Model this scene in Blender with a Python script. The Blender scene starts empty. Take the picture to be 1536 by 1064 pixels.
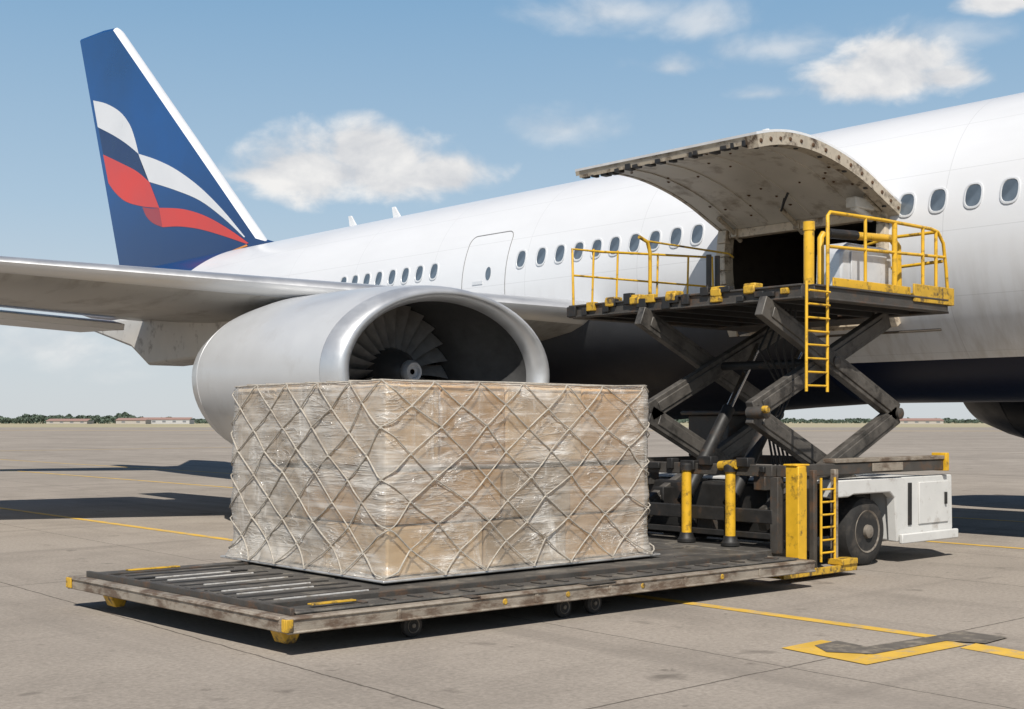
import bpy, bmesh, math, random
from mathutils import Vector, Matrix, noise
R = math.radians
rnd = random.Random(7)
S = bpy.context.scene
COL = S.collection
H = 1.6; TH = R(41.5); F = 1935.0
cs, sn = math.cos(TH), math.sin(TH)
V = Vector
def ray(px):
    t = (px-768)/F
    return (t*cs+sn, -t*sn+cs)
def gnd(px, py, z=0.0):
    D = (H-z)*F/(py-632); a = ray(px)
    return V((a[0]*D, a[1]*D, z))
def dep(px, D, z=0.0):
    a = ray(px); return V((a[0]*D, a[1]*D, z))
def on_x(px, py, x):
    a = ray(px); D = x/a[0]
    return V((x, a[1]*D, H+(632-py)*D/F))

# ---------------------------------------------------------------- materials
def mth(nt, op, a, b=None, c=None, clamp=False):
    n = nt.nodes.new('ShaderNodeMath'); n.operation = op; n.use_clamp = clamp
    for i, x in enumerate((a, b, c)):
        if x is None: continue
        if isinstance(x, (int, float)): n.inputs[i].default_value = x
        else: nt.links.new(x, n.inputs[i])
    return n.outputs[0]
def mixc(nt, fac, a, b, bt='MIX'):
    n = nt.nodes.new('ShaderNodeMix'); n.data_type = 'RGBA'; n.blend_type = bt
    for s, x in ((n.inputs[0], fac), (n.inputs[6], a), (n.inputs[7], b)):
        if isinstance(x, (int, float)): s.default_value = x
        elif isinstance(x, tuple): s.default_value = (*x[:3], 1)
        else: nt.links.new(x, s)
    return n.outputs[2]
def mrange(nt, v, a, b, c=0.0, d=1.0, typ='LINEAR'):
    n = nt.nodes.new('ShaderNodeMapRange'); n.interpolation_type = typ
    nt.links.new(v, n.inputs[0])
    for i, x in enumerate((a, b, c, d)): n.inputs[i+1].default_value = x
    return n.outputs[0]
def ntex(nt, vec, scale, detail=6, rough=.6, dist=0.0):
    n = nt.nodes.new('ShaderNodeTexNoise')
    n.inputs['Scale'].default_value = scale; n.inputs['Detail'].default_value = detail
    n.inputs['Roughness'].default_value = rough; n.inputs['Distortion'].default_value = dist
    if vec is not None: nt.links.new(vec, n.inputs['Vector'])
    return n.outputs['Fac']
def mapping(nt, vec, scale=(1,1,1), rot=(0,0,0)):
    n = nt.nodes.new('ShaderNodeMapping'); nt.links.new(vec, n.inputs[0])
    n.inputs['Scale'].default_value = scale; n.inputs['Rotation'].default_value = rot
    return n.outputs[0]
def newmat(name):
    m = bpy.data.materials.new(name); m.use_nodes = True
    nt = m.node_tree; b = nt.nodes['Principled BSDF']
    tc = nt.nodes.new('ShaderNodeTexCoord').outputs['Object']
    return m, nt, b, tc
def grey(nt, g):
    cc = nt.nodes.new('ShaderNodeCombineColor')
    for i in range(3): nt.links.new(g, cc.inputs[i])
    return cc.outputs[0]
def M(name, col, rough=.5, metal=0, var=.12, vs=4, dirt=None, da=0.0, ds=3, thr=.52, bump=0.0, bs=60, coat=0.0, st=(1,1,1), spec=None, zgrad=None):
    m, nt, b, tc = newmat(name)
    v = mapping(nt, tc, st)
    n1 = ntex(nt, v, vs)
    c = mixc(nt, 1.0, col, grey(nt, mrange(nt, n1, .3, .7, 1-var, 1+var)), 'MULTIPLY')
    if zgrad:
        sp = nt.nodes.new('ShaderNodeSeparateXYZ'); nt.links.new(tc, sp.inputs[0])
        c = mixc(nt, mrange(nt, sp.outputs[2], zgrad[0], zgrad[1], 0, 1, 'SMOOTHSTEP'), c, zgrad[2])
    r = mrange(nt, n1, .3, .7, max(.02, rough-.08), min(1, rough+.1))
    if dirt:
        n2 = ntex(nt, v, ds, 9, .68)
        f = mrange(nt, n2, thr, thr+.14, 0, da)
        c = mixc(nt, f, c, dirt)
        if metal: nt.links.new(mth(nt, 'MULTIPLY', mth(nt, 'SUBTRACT', 1.0, f), metal), b.inputs['Metallic'])
    elif metal: b.inputs['Metallic'].default_value = metal
    nt.links.new(c, b.inputs['Base Color']); nt.links.new(r, b.inputs['Roughness'])
    if spec is not None: b.inputs['Specular IOR Level'].default_value = spec
    if coat: b.inputs['Coat Weight'].default_value = coat; b.inputs['Coat Roughness'].default_value = .12
    if bump:
        bn = nt.nodes.new('ShaderNodeBump'); bn.inputs['Strength'].default_value = bump; bn.inputs['Distance'].default_value = .02
        nt.links.new(ntex(nt, v, bs, 5), bn.inputs['Height']); nt.links.new(bn.outputs[0], b.inputs['Normal'])
    return m

RUST = (.16, .075, .03); SOOT = (.02, .018, .016)
MT = {}
MT['white_body'] = M('white_vehicle_paint', (.64, .635, .61), .45, 0, .06, 3, (.24, .19, .14), .6, 3.5, .56)
MT['steel_dark'] = M('dark_steel', (.075, .068, .06), .55, .2, .25, 5, RUST, .55, 6, .52, .2, 70)
MT['arm'] = M('scissor_steel', (.11, .10, .088), .5, .2, .3, 5, SOOT, .85, 4, .48, .15, 60)
MT['black'] = M('black_machinery', (.02, .019, .018), .55, 0, .3, 6, RUST, .3, 6, .56)
MT['yellow'] = M('yellow_paint', (.72, .415, .022), .45, 0, .14, 5, (.06, .04, .022), .85, 8, .54)
MT['yellow_worn'] = M('worn_yellow_paint', (.58, .345, .03), .5, 0, .15, 7, (.07, .05, .03), .95, 11, .48)
MT['rubber'] = M('tyre_rubber', (.022, .021, .02), .8, 0, .2, 8, (.12, .1, .08), .35, 5, .5, .2, 60)
MT['frame_metal'] = M('worn_galvanised_steel', (.33, .285, .23), .5, .2, .22, 9, (.11, .07, .045), .9, 7, .46, .25, 90, st=(.6,.6,1.4))
MT['deck'] = M('dark_deck_steel', (.085, .079, .071), .6, .1, .3, 3, (.22, .195, .16), .75, 3.5, .5, .3, 45)
MT['roller'] = M('dull_roller_steel', (.50, .485, .46), .45, .25, .2, 12, (.18,.15,.11), .8, 9, .5)
MT['alu'] = M('pallet_aluminium', (.6, .59, .57), .4, .6, .12, 6, (.2, .17, .13), .5, 5)
MT['rope'] = M('net_rope', (.44, .40, .34), .85, 0, .25, 30, (.22, .18, .14), .6, 3, .5, .3, 200)
MT['card'] = [M('cardboard_tan', (.64, .41, .205), .8, 0, .1, 3, (.38, .24, .13), .35, 4, .54),
              M('cardboard_light', (.78, .565, .335), .8, 0, .08, 3, (.5, .34, .2), .3, 4, .55),
              M('cardboard_grey', (.52, .395, .265), .8, 0, .12, 3, (.3, .225, .155), .45, 4, .52)]
MT['lip'] = M('satin_lip_metal', (.62, .63, .64), .40, .6, .06, 3)
MT['cowl'] = M('cowl_paint', (.53, .54, .55), .36, .12, .05, 1.2, (.39, .38, .37), .3, 2, .54, coat=.2)
MT['duct'] = M('duct_liner', (.06, .06, .06), .6, 0, .2, 5, spec=.15)
MT['nozzle'] = M('nozzle_metal', (.25, .23, .2), .45, .5, .15, 5)
MT['blade'] = M('fan_titanium', (.38, .36, .34), .38, .4, .15, 8)
MT['dark'] = M('dark_void', (.006, .006, .006), .9, spec=.1)
MT['spinner'] = M('spinner_paint', (.06, .057, .054), .35, .1, .1, 8)
MT['wing_top'] = M('wing_paint', (.48, .49, .50), .35, .15, .05, 1, coat=.2)
MT['flap'] = M('flap_lit_paint', (.82, .82, .82), .4, 0, .05, 1)  # whitened so the shaded underside looks lit from the ground
MT['wing_low'] = M('wing_underside', (.37, .36, .34), .42, .15, .12, 1.2, (.15, .13, .105), .65, 1.8, .49, st=(1, .35, 1))
MT['wing_le'] = M('wing_leading_edge_metal', (.60, .605, .61), .36, .65, .05, 2)
MT['fairing'] = M('fairing_paint', (.53, .51, .475), .45, 0, .08, 2, (.12, .09, .065), .75, 3, .55)
MT['glass'] = M('cabin_glass', (.10, .125, .15), .12, 0, .45, 3, coat=.6)
MT['win_frame'] = M('window_frame_paint', (.66, .67, .68), .35, .15, .05, 5)
MT['gap'] = M('seam_dark', (.22, .22, .22), .7)
MT['liner'] = M('door_liner', (.60, .565, .50), .48, .1, .1, 1.6, (.21, .155, .10), .7, 2.4, .52, .08, 12)
MT['rim'] = M('door_rim', (.50, .43, .33), .5, .1, .2, 5, (.06, .035, .018), .95, 5, .49)
MT['jamb'] = M('door_jamb_paint', (.60, .51, .39), .5, 0, .15, 4, (.10, .06, .03), .85, 6, .51)
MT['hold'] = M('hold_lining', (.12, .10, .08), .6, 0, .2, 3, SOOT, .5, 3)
MT['rusty'] = M('rusty_bolt', (.09, .045, .018), .7, 0, .3, 20)
MT['plainwhite'] = M('fuselage_white', (.73, .735, .74), .3, coat=.3)
MT['belly'] = M('belly_shade_paint', (.09, .091, .095), .45, 0, .12, 1.5, spec=.3, zgrad=(3.3, 2.3, (.010, .011, .018)))  # wing shade painted into the belly colour, near-black towards the bottom
MT['far_cowl'] = M('shaded_cowl_paint', (.015, .016, .02), .4, 0, .1, 2, spec=.3)  # far engine's shade under the fuselage put into the cowl colour
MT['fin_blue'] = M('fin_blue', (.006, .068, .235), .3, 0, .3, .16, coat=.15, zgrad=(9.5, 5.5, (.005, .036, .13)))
MT['fin_white'] = M('fin_white', (.76, .77, .79), .35, 0, .04, .5)
MT['fin_navy'] = M('fin_navy', (.007, .028, .11), .3, 0, .05, 1, coat=.15)
MT['fin_red'] = M('fin_red', (.66, .055, .04), .35, 0, .08, .5, coat=.1)
MT['fin_darkred'] = M('fin_dark_red', (.36, .04, .05), .35, 0, .05, 1, coat=.2)
MT['orange'] = M('orange_trim', (.8, .3, .05), .4)
MT['console'] = M('console_silver', (.72, .73, .74), .35, .3, .1, 4, (.30, .28, .25), .45, 5, .54)
MT['hose'] = M('hydraulic_hose', (.02, .02, .02), .5)
MT['chrome'] = M('chrome_rod', (.6, .6, .6), .2, 1)
MT['rim_wheel'] = M('wheel_rim', (.24, .21, .175), .5, .3, .2, 8, (.06, .04, .025), .75, 9, .5)
MT['caster_rim_shaded'] = M('caster_rim_shaded', (.16, .14, .115), .5, .2, .2, 8, (.06, .04, .025), .7, 20)  # darker than the other rims, shade under the dolly put in the colour
MT['yl'] = M('yellow_line_paint', (.68, .42, .06), .75, 0, .12, 3, (.38, .32, .25), .85, 5, .52)
MT['patch'] = M('dark_patch_paint', (.14, .125, .108), .85, 0, .2, 4, (.36, .31, .24), .7, 5, .5, spec=.15)
MT['bwall'] = M('shed_wall_hazed', (.46, .455, .45), .7)  # wall dulled in colour to stand in for distance haze
MT['bwall2'] = M('shed_wall_tan', (.40, .37, .33), .7)
MT['broof'] = M('shed_roof', (.34, .21, .17), .7)
MT['bwin'] = M('shed_window', (.18, .19, .2), .4)

XC, ZC, RF = 17.1, 3.97, 2.1
AP = V((XC, 20.0, 0.0))
def fuselage_mat():
    m, nt, b, tc = newmat('fuselage_paint')
    sp = nt.nodes.new('ShaderNodeSeparateXYZ'); nt.links.new(tc, sp.inputs[0])
    n1 = ntex(nt, mapping(nt, tc, (1, .3, 1)), 1.2)
    c = mixc(nt, 1.0, (.725, .73, .74), grey(nt, mrange(nt, n1, .3, .7, .95, 1.03)), 'MULTIPLY')
    fr = mth(nt, 'FRACT', mth(nt, 'DIVIDE', mth(nt, 'ADD', sp.outputs[1], 60.35), 2.65))
    s1 = mth(nt, 'LESS_THAN', mth(nt, 'ABSOLUTE', mth(nt, 'SUBTRACT', fr, .5)), .0022)
    ang = mth(nt, 'ARCTAN2', mth(nt, 'SUBTRACT', sp.outputs[2], ZC), sp.outputs[0])
    fr2 = mth(nt, 'FRACT', mth(nt, 'MULTIPLY', mth(nt, 'ADD', ang, 10.02), 2.55))
    s2 = mth(nt, 'LESS_THAN', mth(nt, 'ABSOLUTE', mth(nt, 'SUBTRACT', fr2, .5)), .006)
    seam = mth(nt, 'MAXIMUM', s1, s2)
    c = mixc(nt, mth(nt, 'MULTIPLY', seam, .35), c, (.4, .4, .4))
    n2 = ntex(nt, mapping(nt, tc, (1, 3, .5)), 2.0, 8)
    low = mrange(nt, sp.outputs[2], 4.0, 2.6, 0, 1)
    c = mixc(nt, mth(nt, 'MULTIPLY', mth(nt, 'MULTIPLY', mrange(nt, n2, .42, .7), low), .5), c, (.38, .345, .30))
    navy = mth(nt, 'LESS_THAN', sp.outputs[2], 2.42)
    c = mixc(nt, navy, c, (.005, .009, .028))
    tail = mth(nt, 'GREATER_THAN', mth(nt, 'ADD', sp.outputs[1], mth(nt, 'MULTIPLY', mth(nt, 'SUBTRACT', sp.outputs[2], 6.0), 1.6)), 9.6)
    c = mixc(nt, tail, c, (.006, .046, .16))
    nt.links.new(c, b.inputs['Base Color'])
    b.inputs['Roughness'].default_value = .34
    nt.links.new(mth(nt, 'MULTIPLY', mth(nt, 'SUBTRACT', 1.0, navy), .25), b.inputs['Coat Weight']); b.inputs['Coat Roughness'].default_value = .15
    nt.links.new(mth(nt, 'SUBTRACT', .5, mth(nt, 'MULTIPLY', navy, .3)), b.inputs['Specular IOR Level'])
    return m
MT['fus'] = fuselage_mat()

def film_mat():
    m, nt, b, tc = newmat('stretch_film')
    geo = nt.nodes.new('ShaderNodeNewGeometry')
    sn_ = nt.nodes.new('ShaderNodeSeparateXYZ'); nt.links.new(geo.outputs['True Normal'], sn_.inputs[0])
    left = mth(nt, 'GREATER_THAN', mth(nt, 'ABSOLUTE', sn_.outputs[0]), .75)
    def ridge(scale, rot, sc, k, dist):
        n = ntex(nt, mapping(nt, tc, scale, rot), sc, 4, .5, dist)
        r = mth(nt, 'SUBTRACT', 1.0, mth(nt, 'MULTIPLY', mth(nt, 'ABSOLUTE', mth(nt, 'SUBTRACT', n, .5)), k), clamp=True)
        return mth(nt, 'POWER', r, 1.6)
    def band(scale, rot, sc, lo, hi):
        w = mrange(nt, ntex(nt, mapping(nt, tc, scale, rot), sc, 3, .5, .5), lo, hi, 0, 1, 'SMOOTHSTEP')
        fs = (scale[0]*.6, scale[1]*.6, scale[2]*4) if scale[2] > 1 else (scale[0]*4, scale[1]*4, scale[2]*.6)
        fib = mrange(nt, ntex(nt, mapping(nt, tc, fs, rot), sc*2, 4, .6, .3), .38, .64, .12, 1)
        return mth(nt, 'MULTIPLY', w, fib), fib
    b1, f1 = band((.8, .8, 3.0), (.5, .6, .1), 1.4, .50, .66)
    b2, f2 = band((.8, .8, 3.0), (-.55, -.5, .2), 1.6, .51, .68)
    b3, f3 = band((.5, .5, 4), (.04, -.05, 0), 1.3, .51, .66)
    b4, f4 = band((3.0, 3.0, .6), (.06, .08, 0), 1.2, .51, .66)
    r1 = ridge((1, 1, 4), (.55, .65, .1), 1.4, 22, .6); r2 = ridge((1, 1, 4), (-.6, -.6, .1), 1.6, 22, .5); r3 = ridge((.6, .6, 6), (.05, -.06, 0), 1.7, 19, .9)
    lines = mth(nt, 'MAXIMUM', mth(nt, 'MAXIMUM', r1, r2), r3)
    brk = mrange(nt, ntex(nt, tc, 2.6, 3), .43, .61)
    lines = mth(nt, 'MULTIPLY', lines, brk)
    bands = mth(nt, 'MAXIMUM', mth(nt, 'MAXIMUM', b1, b2), mth(nt, 'MAXIMUM', mth(nt, 'MULTIPLY', b3, .85), mth(nt, 'MULTIPLY', b4, .85)))
    haze = mrange(nt, ntex(nt, tc, 1.0, 3, .5, .4), .40, .66, .10, .38)
    al = mth(nt, 'ADD', haze, mth(nt, 'MULTIPLY', bands, .40))
    al = mth(nt, 'ADD', al, mth(nt, 'MULTIPLY', lines, .28))
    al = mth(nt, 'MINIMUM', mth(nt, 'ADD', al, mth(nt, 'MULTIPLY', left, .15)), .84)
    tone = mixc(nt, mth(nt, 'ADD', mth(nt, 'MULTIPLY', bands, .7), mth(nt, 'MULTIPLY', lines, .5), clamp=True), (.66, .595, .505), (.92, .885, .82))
    fc_ = mixc(nt, mth(nt, 'MULTIPLY', left, .6), tone, (.60, .555, .49))  # x-facing sides: thicker film, plus shade put in as a greyer tone
    nt.links.new(fc_, b.inputs['Base Color'])
    b.inputs['Roughness'].default_value = .25
    nt.links.new(al, b.inputs['Alpha'])
    hgt = mth(nt, 'ADD', mth(nt, 'MULTIPLY', lines, .8), mth(nt, 'ADD', mth(nt, 'MULTIPLY', f1, .22), mth(nt, 'MULTIPLY', f2, .22)))
    bn = nt.nodes.new('ShaderNodeBump'); bn.inputs['Strength'].default_value = .5; bn.inputs['Distance'].default_value = .017
    nt.links.new(hgt, bn.inputs['Height']); nt.links.new(bn.outputs[0], b.inputs['Normal'])
    bn2 = nt.nodes.new('ShaderNodeBump'); bn2.inputs['Strength'].default_value = 1.0; bn2.inputs['Distance'].default_value = .05
    nt.links.new(hgt, bn2.inputs['Height'])
    gl = nt.nodes.new('ShaderNodeBsdfGlossy'); gl.inputs['Roughness'].default_value = .22; gl.inputs['Color'].default_value = (1,1,1,1)
    nt.links.new(bn2.outputs[0], gl.inputs['Normal'])
    fr = nt.nodes.new('ShaderNodeFresnel'); fr.inputs['IOR'].default_value = 1.4
    gf = mth(nt, 'ADD', mth(nt, 'MULTIPLY', fr.outputs[0], .5), mth(nt, 'ADD', mth(nt, 'MULTIPLY', lines, .12), mth(nt, 'MULTIPLY', bands, .10)))
    mx = nt.nodes.new('ShaderNodeMixShader'); nt.links.new(gf, mx.inputs[0])
    nt.links.new(b.outputs[0], mx.inputs[1]); nt.links.new(gl.outputs[0], mx.inputs[2])
    nt.links.new(mx.outputs[0], nt.nodes['Material Output'].inputs['Surface'])
    return m
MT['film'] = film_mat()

def concrete_mat():
    m, nt, b, tc = newmat('apron_concrete')
    sp = nt.nodes.new('ShaderNodeSeparateXYZ'); nt.links.new(tc, sp.inputs[0])
    big = ntex(nt, tc, .09, 6, .6); mid = ntex(nt, tc, .7, 8, .65); fine = ntex(nt, tc, 26, 8, .75)
    c = mixc(nt, mrange(nt, big, .35, .65), (.385, .337, .286), (.315, .277, .236))
    c = mixc(nt, mrange(nt, mid, .46, .70, 0, .55), c, (.22, .193, .164))
    c = mixc(nt, 1.0, c, grey(nt, mrange(nt, fine, .3, .7, .72, 1.22)), 'MULTIPLY')
    sv = mapping(nt, tc, (1.0, .06, 1), (0, 0, .05))
    c = mixc(nt, mrange(nt, ntex(nt, sv, .8, 6, .6), .53, .70, 0, .48), c, (.16, .142, .122))
    sv2 = mapping(nt, tc, (.05, 1.0, 1), (0, 0, -.12))
    c = mixc(nt, mrange(nt, ntex(nt, sv2, 1.3, 6, .6), .56, .70, 0, .38), c, (.17, .15, .13))
    c = mixc(nt, mrange(nt, ntex(nt, tc, 1.9, 3, .5), .65, .74, 0, .6), c, (.105, .091, .077))
    c = mixc(nt, mrange(nt, ntex(nt, tc, 5.5, 4, .6), .66, .72, 0, .5), c, (.12, .102, .086))
    c = mixc(nt, mrange(nt, ntex(nt, tc, .35, 5, .6), .58, .72, 0, .3), c, (.45, .395, .34))
    wob = mth(nt, 'MULTIPLY', mth(nt, 'SUBTRACT', ntex(nt, tc, 3.0, 4), .5), .05)
    joints = None
    for (o, off, p, w) in ((0, 4.3, 7.5, .018), (0, 6.75, 7.5, .014), (1, 5.1, 7.5, .018)):
        x = mth(nt, 'ADD', sp.outputs[o], wob)
        if o == 0: x = mth(nt, 'ADD', x, mth(nt, 'MULTIPLY', sp.outputs[1], -.03))
        fr = mth(nt, 'FRACT', mth(nt, 'DIVIDE', mth(nt, 'SUBTRACT', x, off-p*200.5), p))
        l = mth(nt, 'LESS_THAN', mth(nt, 'ABSOLUTE', mth(nt, 'SUBTRACT', fr, .5)), w/p/2)
        joints = l if joints is None else mth(nt, 'MAXIMUM', joints, l)
    c = mixc(nt, mth(nt, 'MULTIPLY', joints, .75), c, (.07, .06, .05))
    nt.links.new(c, b.inputs['Base Color']); b.inputs['Roughness'].default_value = .95
    b.inputs['Specular IOR Level'].default_value = .06
    bn = nt.nodes.new('ShaderNodeBump'); bn.inputs['Strength'].default_value = .25; bn.inputs['Distance'].default_value = .01
    nt.links.new(fine, bn.inputs['Height']); nt.links.new(bn.outputs[0], b.inputs['Normal'])
    return m
MT['concrete'] = concrete_mat()
MT['field'] = M('dry_grass_field', (.42, .37, .25), .95, 0, .2, .02, (.24, .24, .15), .6, .01, .5, spec=.05)
MT['wood'] = M('hazed_foliage', (.095, .125, .095), .9, 0, .3, .15, spec=.1)  # green greyed in the colour to stand in for distance haze

# ---------------------------------------------------------------- mesh helper
ORG = {}
class MB:
    def __init__(s): s.v = []; s.f = []; s.m = []; s.mi = 0
    def add(s, vs, fs):
        o = len(s.v); s.v += [V(p) for p in vs]
        for f in fs: s.f.append([o+i for i in f]); s.m.append(s.mi)
        return s
    def box(s, c, d, rz=0.0, ry=0.0):
        m = Matrix.Rotation(rz, 3, 'Z') @ Matrix.Rotation(ry, 3, 'Y'); c = V(c)
        vs = [c + m @ V((x*d[0]/2, y*d[1]/2, z*d[2]/2)) for x in (-1, 1) for y in (-1, 1) for z in (-1, 1)]
        return s.add(vs, [(0,1,3,2),(4,6,7,5),(0,4,5,1),(2,3,7,6),(0,2,6,4),(1,5,7,3)])
    def bb(s, a, b):
        a = V(a); b = V(b); return s.box((a+b)/2, b-a)
    def beam(s, p, q, w, h, up=(0,0,1)):
        p = V(p); q = V(q); d = (q-p).normalized(); side = d.cross(V(up))
        if side.length < 1e-4: side = d.cross(V((1,0,0)))
        side.normalize(); u = side.cross(d)
        vs = [e + side*a*w/2 + u*b*h/2 for e in (p, q) for a in (-1, 1) for b in (-1, 1)]
        return s.add(vs, [(0,1,3,2),(4,6,7,5),(0,4,5,1),(2,3,7,6),(0,2,6,4),(1,5,7,3)])
    def loft(s, rings, closed=True, cap0=False, cap1=False):
        n = len(rings[0]); vs = [p for r in rings for p in r]; fs = []
        for i in range(len(rings)-1):
            for j in range(n if closed else n-1):
                k = (j+1) % n
                fs.append((i*n+j, i*n+k, (i+1)*n+k, (i+1)*n+j))
        if cap0: fs.append(tuple(range(n))[::-1])
        if cap1: fs.append(tuple((len(rings)-1)*n+j for j in range(n)))
        return s.add(vs, fs)
    def tube(s, pts, r, n=8):
        pts = [V(p) for p in pts]; rings = []; nrm = None
        for i, p in enumerate(pts):
            t = (pts[min(i+1, len(pts)-1)] - pts[max(i-1, 0)]).normalized()
            if nrm is None:
                nrm = t.cross(V((0,0,1)))
                if nrm.length < .01: nrm = t.cross(V((1,0,0)))
            nrm = (nrm - t*nrm.dot(t)).normalized(); b = t.cross(nrm)
            rr = r[i] if isinstance(r, (list, tuple)) else r
            rings.append([p + (nrm*math.cos(2*math.pi*k/n) + b*math.sin(2*math.pi*k/n))*rr for k in range(n)])
        return s.loft(rings, True, True, True)
    def lathe(s, c, axis, prof, n=28):
        c = V(c); ax = V(axis).normalized(); u = ax.cross(V((0,0,1)))
        if u.length < .01: u = V((1,0,0))
        u.normalize(); w = ax.cross(u)
        rings = [[c + ax*h + (u*math.cos(2*math.pi*k/n)+w*math.sin(2*math.pi*k/n))*max(r, 1e-4) for k in range(n)] for h, r in prof]
        return s.loft(rings, True, True, True)
    def prism(s, pts, vec):
        n = len(pts); vec = V(vec); pts = [V(p) for p in pts]
        fs = [tuple(range(n))[::-1], tuple(range(n, 2*n))] + [(i, (i+1) % n, n+(i+1) % n, n+i) for i in range(n)]
        return s.add(pts + [p+vec for p in pts], fs)
    def build(s, name, mats, parent=None, bevel=0.0, smooth=30, org=None, recalc=True, label=None):
        if parent is not None: o = ORG[parent.name]
        else: o = V(org) if org is not None else V((0,0,0))
        me = bpy.data.meshes.new(name)
        me.from_pydata([tuple(p-o) for p in s.v], [], s.f)
        if not isinstance(mats, (list, tuple)): mats = [mats]
        for mt in mats: me.materials.append(mt)
        me.polygons.foreach_set('material_index', s.m)
        if recalc:
            bm = bmesh.new(); bm.from_mesh(me); bmesh.ops.recalc_face_normals(bm, faces=bm.faces); bm.to_mesh(me); bm.free()
        if smooth:
            me.polygons.foreach_set('use_smooth', [True]*len(me.polygons))
            me.set_sharp_from_angle(angle=R(smooth))
        me.update()
        ob = bpy.data.objects.new(name, me); COL.objects.link(ob)
        if parent is not None: ob.parent = parent
        else: ob.location = o
        ORG[ob.name] = o
        if bevel:
            bv = ob.modifiers.new('edge', 'BEVEL'); bv.width = bevel; bv.segments = 2; bv.limit_method = 'ANGLE'; bv.angle_limit = R(40)
        if label: ob['label'] = label
        return ob
def thing(name, loc, label, cat, group=None):
    o = bpy.data.objects.new(name, None); COL.objects.link(o); o.location = loc; ORG[o.name] = V(loc)
    o['label'] = label; o['category'] = cat
    if group: o['group'] = group
    return o

# ---------------------------------------------------------------- ground
g = MB(); g.add([(-6000,-6000,0),(6000,-6000,0),(6000,6000,0),(-6000,6000,0)], [(0,1,2,3)])
field = g.build('grass_field', MT['field'], smooth=0); field['kind'] = 'structure'
fw = V((sn, cs, 0)); rt = V((cs, -sn, 0))
g = MB(); g.add([fw*-80+rt*-900, fw*-80+rt*900, fw*330+rt*900, fw*345+rt*-900], [(0,1,2,3)])
field.location.z = -.03
ground = g.build('ground', MT['concrete'], smooth=0); ground['kind'] = 'structure'
def line(x0, x1, y0, y1, z=.004):
    q = MB(); q.add([(x0,y0,z),(x1,y0,z),(x1,y1,z),(x0,y1,z)], [(0,1,2,3)])
    return q.build('painted_line', MT['yl'], ground, smooth=0)
line(8.60, 8.74, 4.95, 60)
q = MB(); q.add([gnd(a, b, .004) for a, b in ((1440,972),(1464,965),(1700,1006),(1700,1018))], [(0,1,2,3)]); q.build('painted_line', MT['yl'], ground, smooth=0)
line(15.45, 15.58, -12, 90)
line(19.6, 19.72, -12, 140)
line(-60, 60, 70, 70.25)
q = MB(); q.add([gnd(a, b, .006) for a, b in ((1172,972),(1232,960),(1262,965),(1243,973),(1300,982),(1424,961),(1452,967),(1300,997))], [tuple(range(8))])
q.build('painted_mark', MT['yl'], ground, smooth=0)
q = MB(); q.add([gnd(a, b, .010) for a, b in ((1222,968),(1256,961),(1300,970),(1446,947),(1512,956),(1478,965),(1420,961),(1310,981),(1240,978))], [tuple(range(9))])
q.build('dark_paint_patch', MT['patch'], ground, smooth=0)
q = MB(); q.add([dep(a, d, .004) for a, d in ((-200,228),(1800,205),(1800,208),(-200,231))], [(0,1,2,3)])
q.build('painted_line', MT['yl'], ground, smooth=0)

# ---------------------------------------------------------------- airplane
plane = thing('airplane', AP, 'large white passenger airplane with blue, white and red tail fin and open cargo door', 'airplane')
def fus_r(y):
    if y < 3:
        t = min(1, (3-y)/5.0); return RF*math.sqrt(max(.003, 1-t*t))
    if y > 25:
        t = min(1, (y-25)/16.5); return RF*(1-t**1.2*.88)
    return RF
def fus_zc(y):
    if y > 25: return ZC+RF-fus_r(y)-max(0, y-37)*.06
    if y < 3: return ZC-(RF-fus_r(y))*.25
    return ZC
def fus_x(z, y=15):
    r = fus_r(y); return XC - math.sqrt(max(0, r*r-(z-fus_zc(y))**2))
OY0, OY1, OZ0, OZ1 = 9.5, 12.25, 2.9, 4.40
a0 = math.degrees(math.asin((OZ0-ZC)/RF)); a1 = math.degrees(math.asin((OZ1-ZC)/RF))
angs = sorted([a for a in range(-180, 180, 4) if min(abs(a-a0), abs(a-a1)) > 1.6] + [a0, a1])
ys = [-2, -1.9, -1.6, -1, 0, 1.2, 3, 5, 7, 8.2, OY0, 10.4, 11.3, OY1, 13.2, 15, 17, 19, 21, 23, 24.2, 25] + [25+.8*i for i in range(1, 21)] + [41.5]
b = MB(); n = len(angs)
vs = [(XC-fus_r(y)*math.cos(R(a)), y, fus_zc(y)+fus_r(y)*math.sin(R(a))) for y in ys for a in angs]
fs = []
for i in range(len(ys)-1):
    for j in range(n):
        k = (j+1) % n
        if OY0-.01 <= ys[i] and ys[i+1] <= OY1+.01 and k and angs[j] >= a0-.01 and angs[k] <= a1+.01: continue
        fs.append((i*n+j, i*n+k, (i+1)*n+k, (i+1)*n+j))
fs.append(tuple(range(n))[::-1]); fs.append(tuple((len(ys)-1)*n+j for j in range(n)))
b.add(vs, fs)
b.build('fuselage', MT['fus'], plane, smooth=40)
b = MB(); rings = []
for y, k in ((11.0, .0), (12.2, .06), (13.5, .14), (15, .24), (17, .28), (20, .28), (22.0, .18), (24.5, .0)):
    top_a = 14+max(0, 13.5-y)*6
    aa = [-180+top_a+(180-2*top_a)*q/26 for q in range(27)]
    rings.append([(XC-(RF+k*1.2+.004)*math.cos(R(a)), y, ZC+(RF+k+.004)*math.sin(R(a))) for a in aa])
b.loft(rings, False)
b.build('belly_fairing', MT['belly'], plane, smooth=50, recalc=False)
ZW = 4.43; XW = fus_x(ZW); phi = math.asin((ZW-ZC)/RF)
e1 = V((0,1,0)); e2 = V((math.sin(phi), 0, math.cos(phi))); nrm = V((-math.cos(phi), 0, math.sin(phi)))
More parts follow.
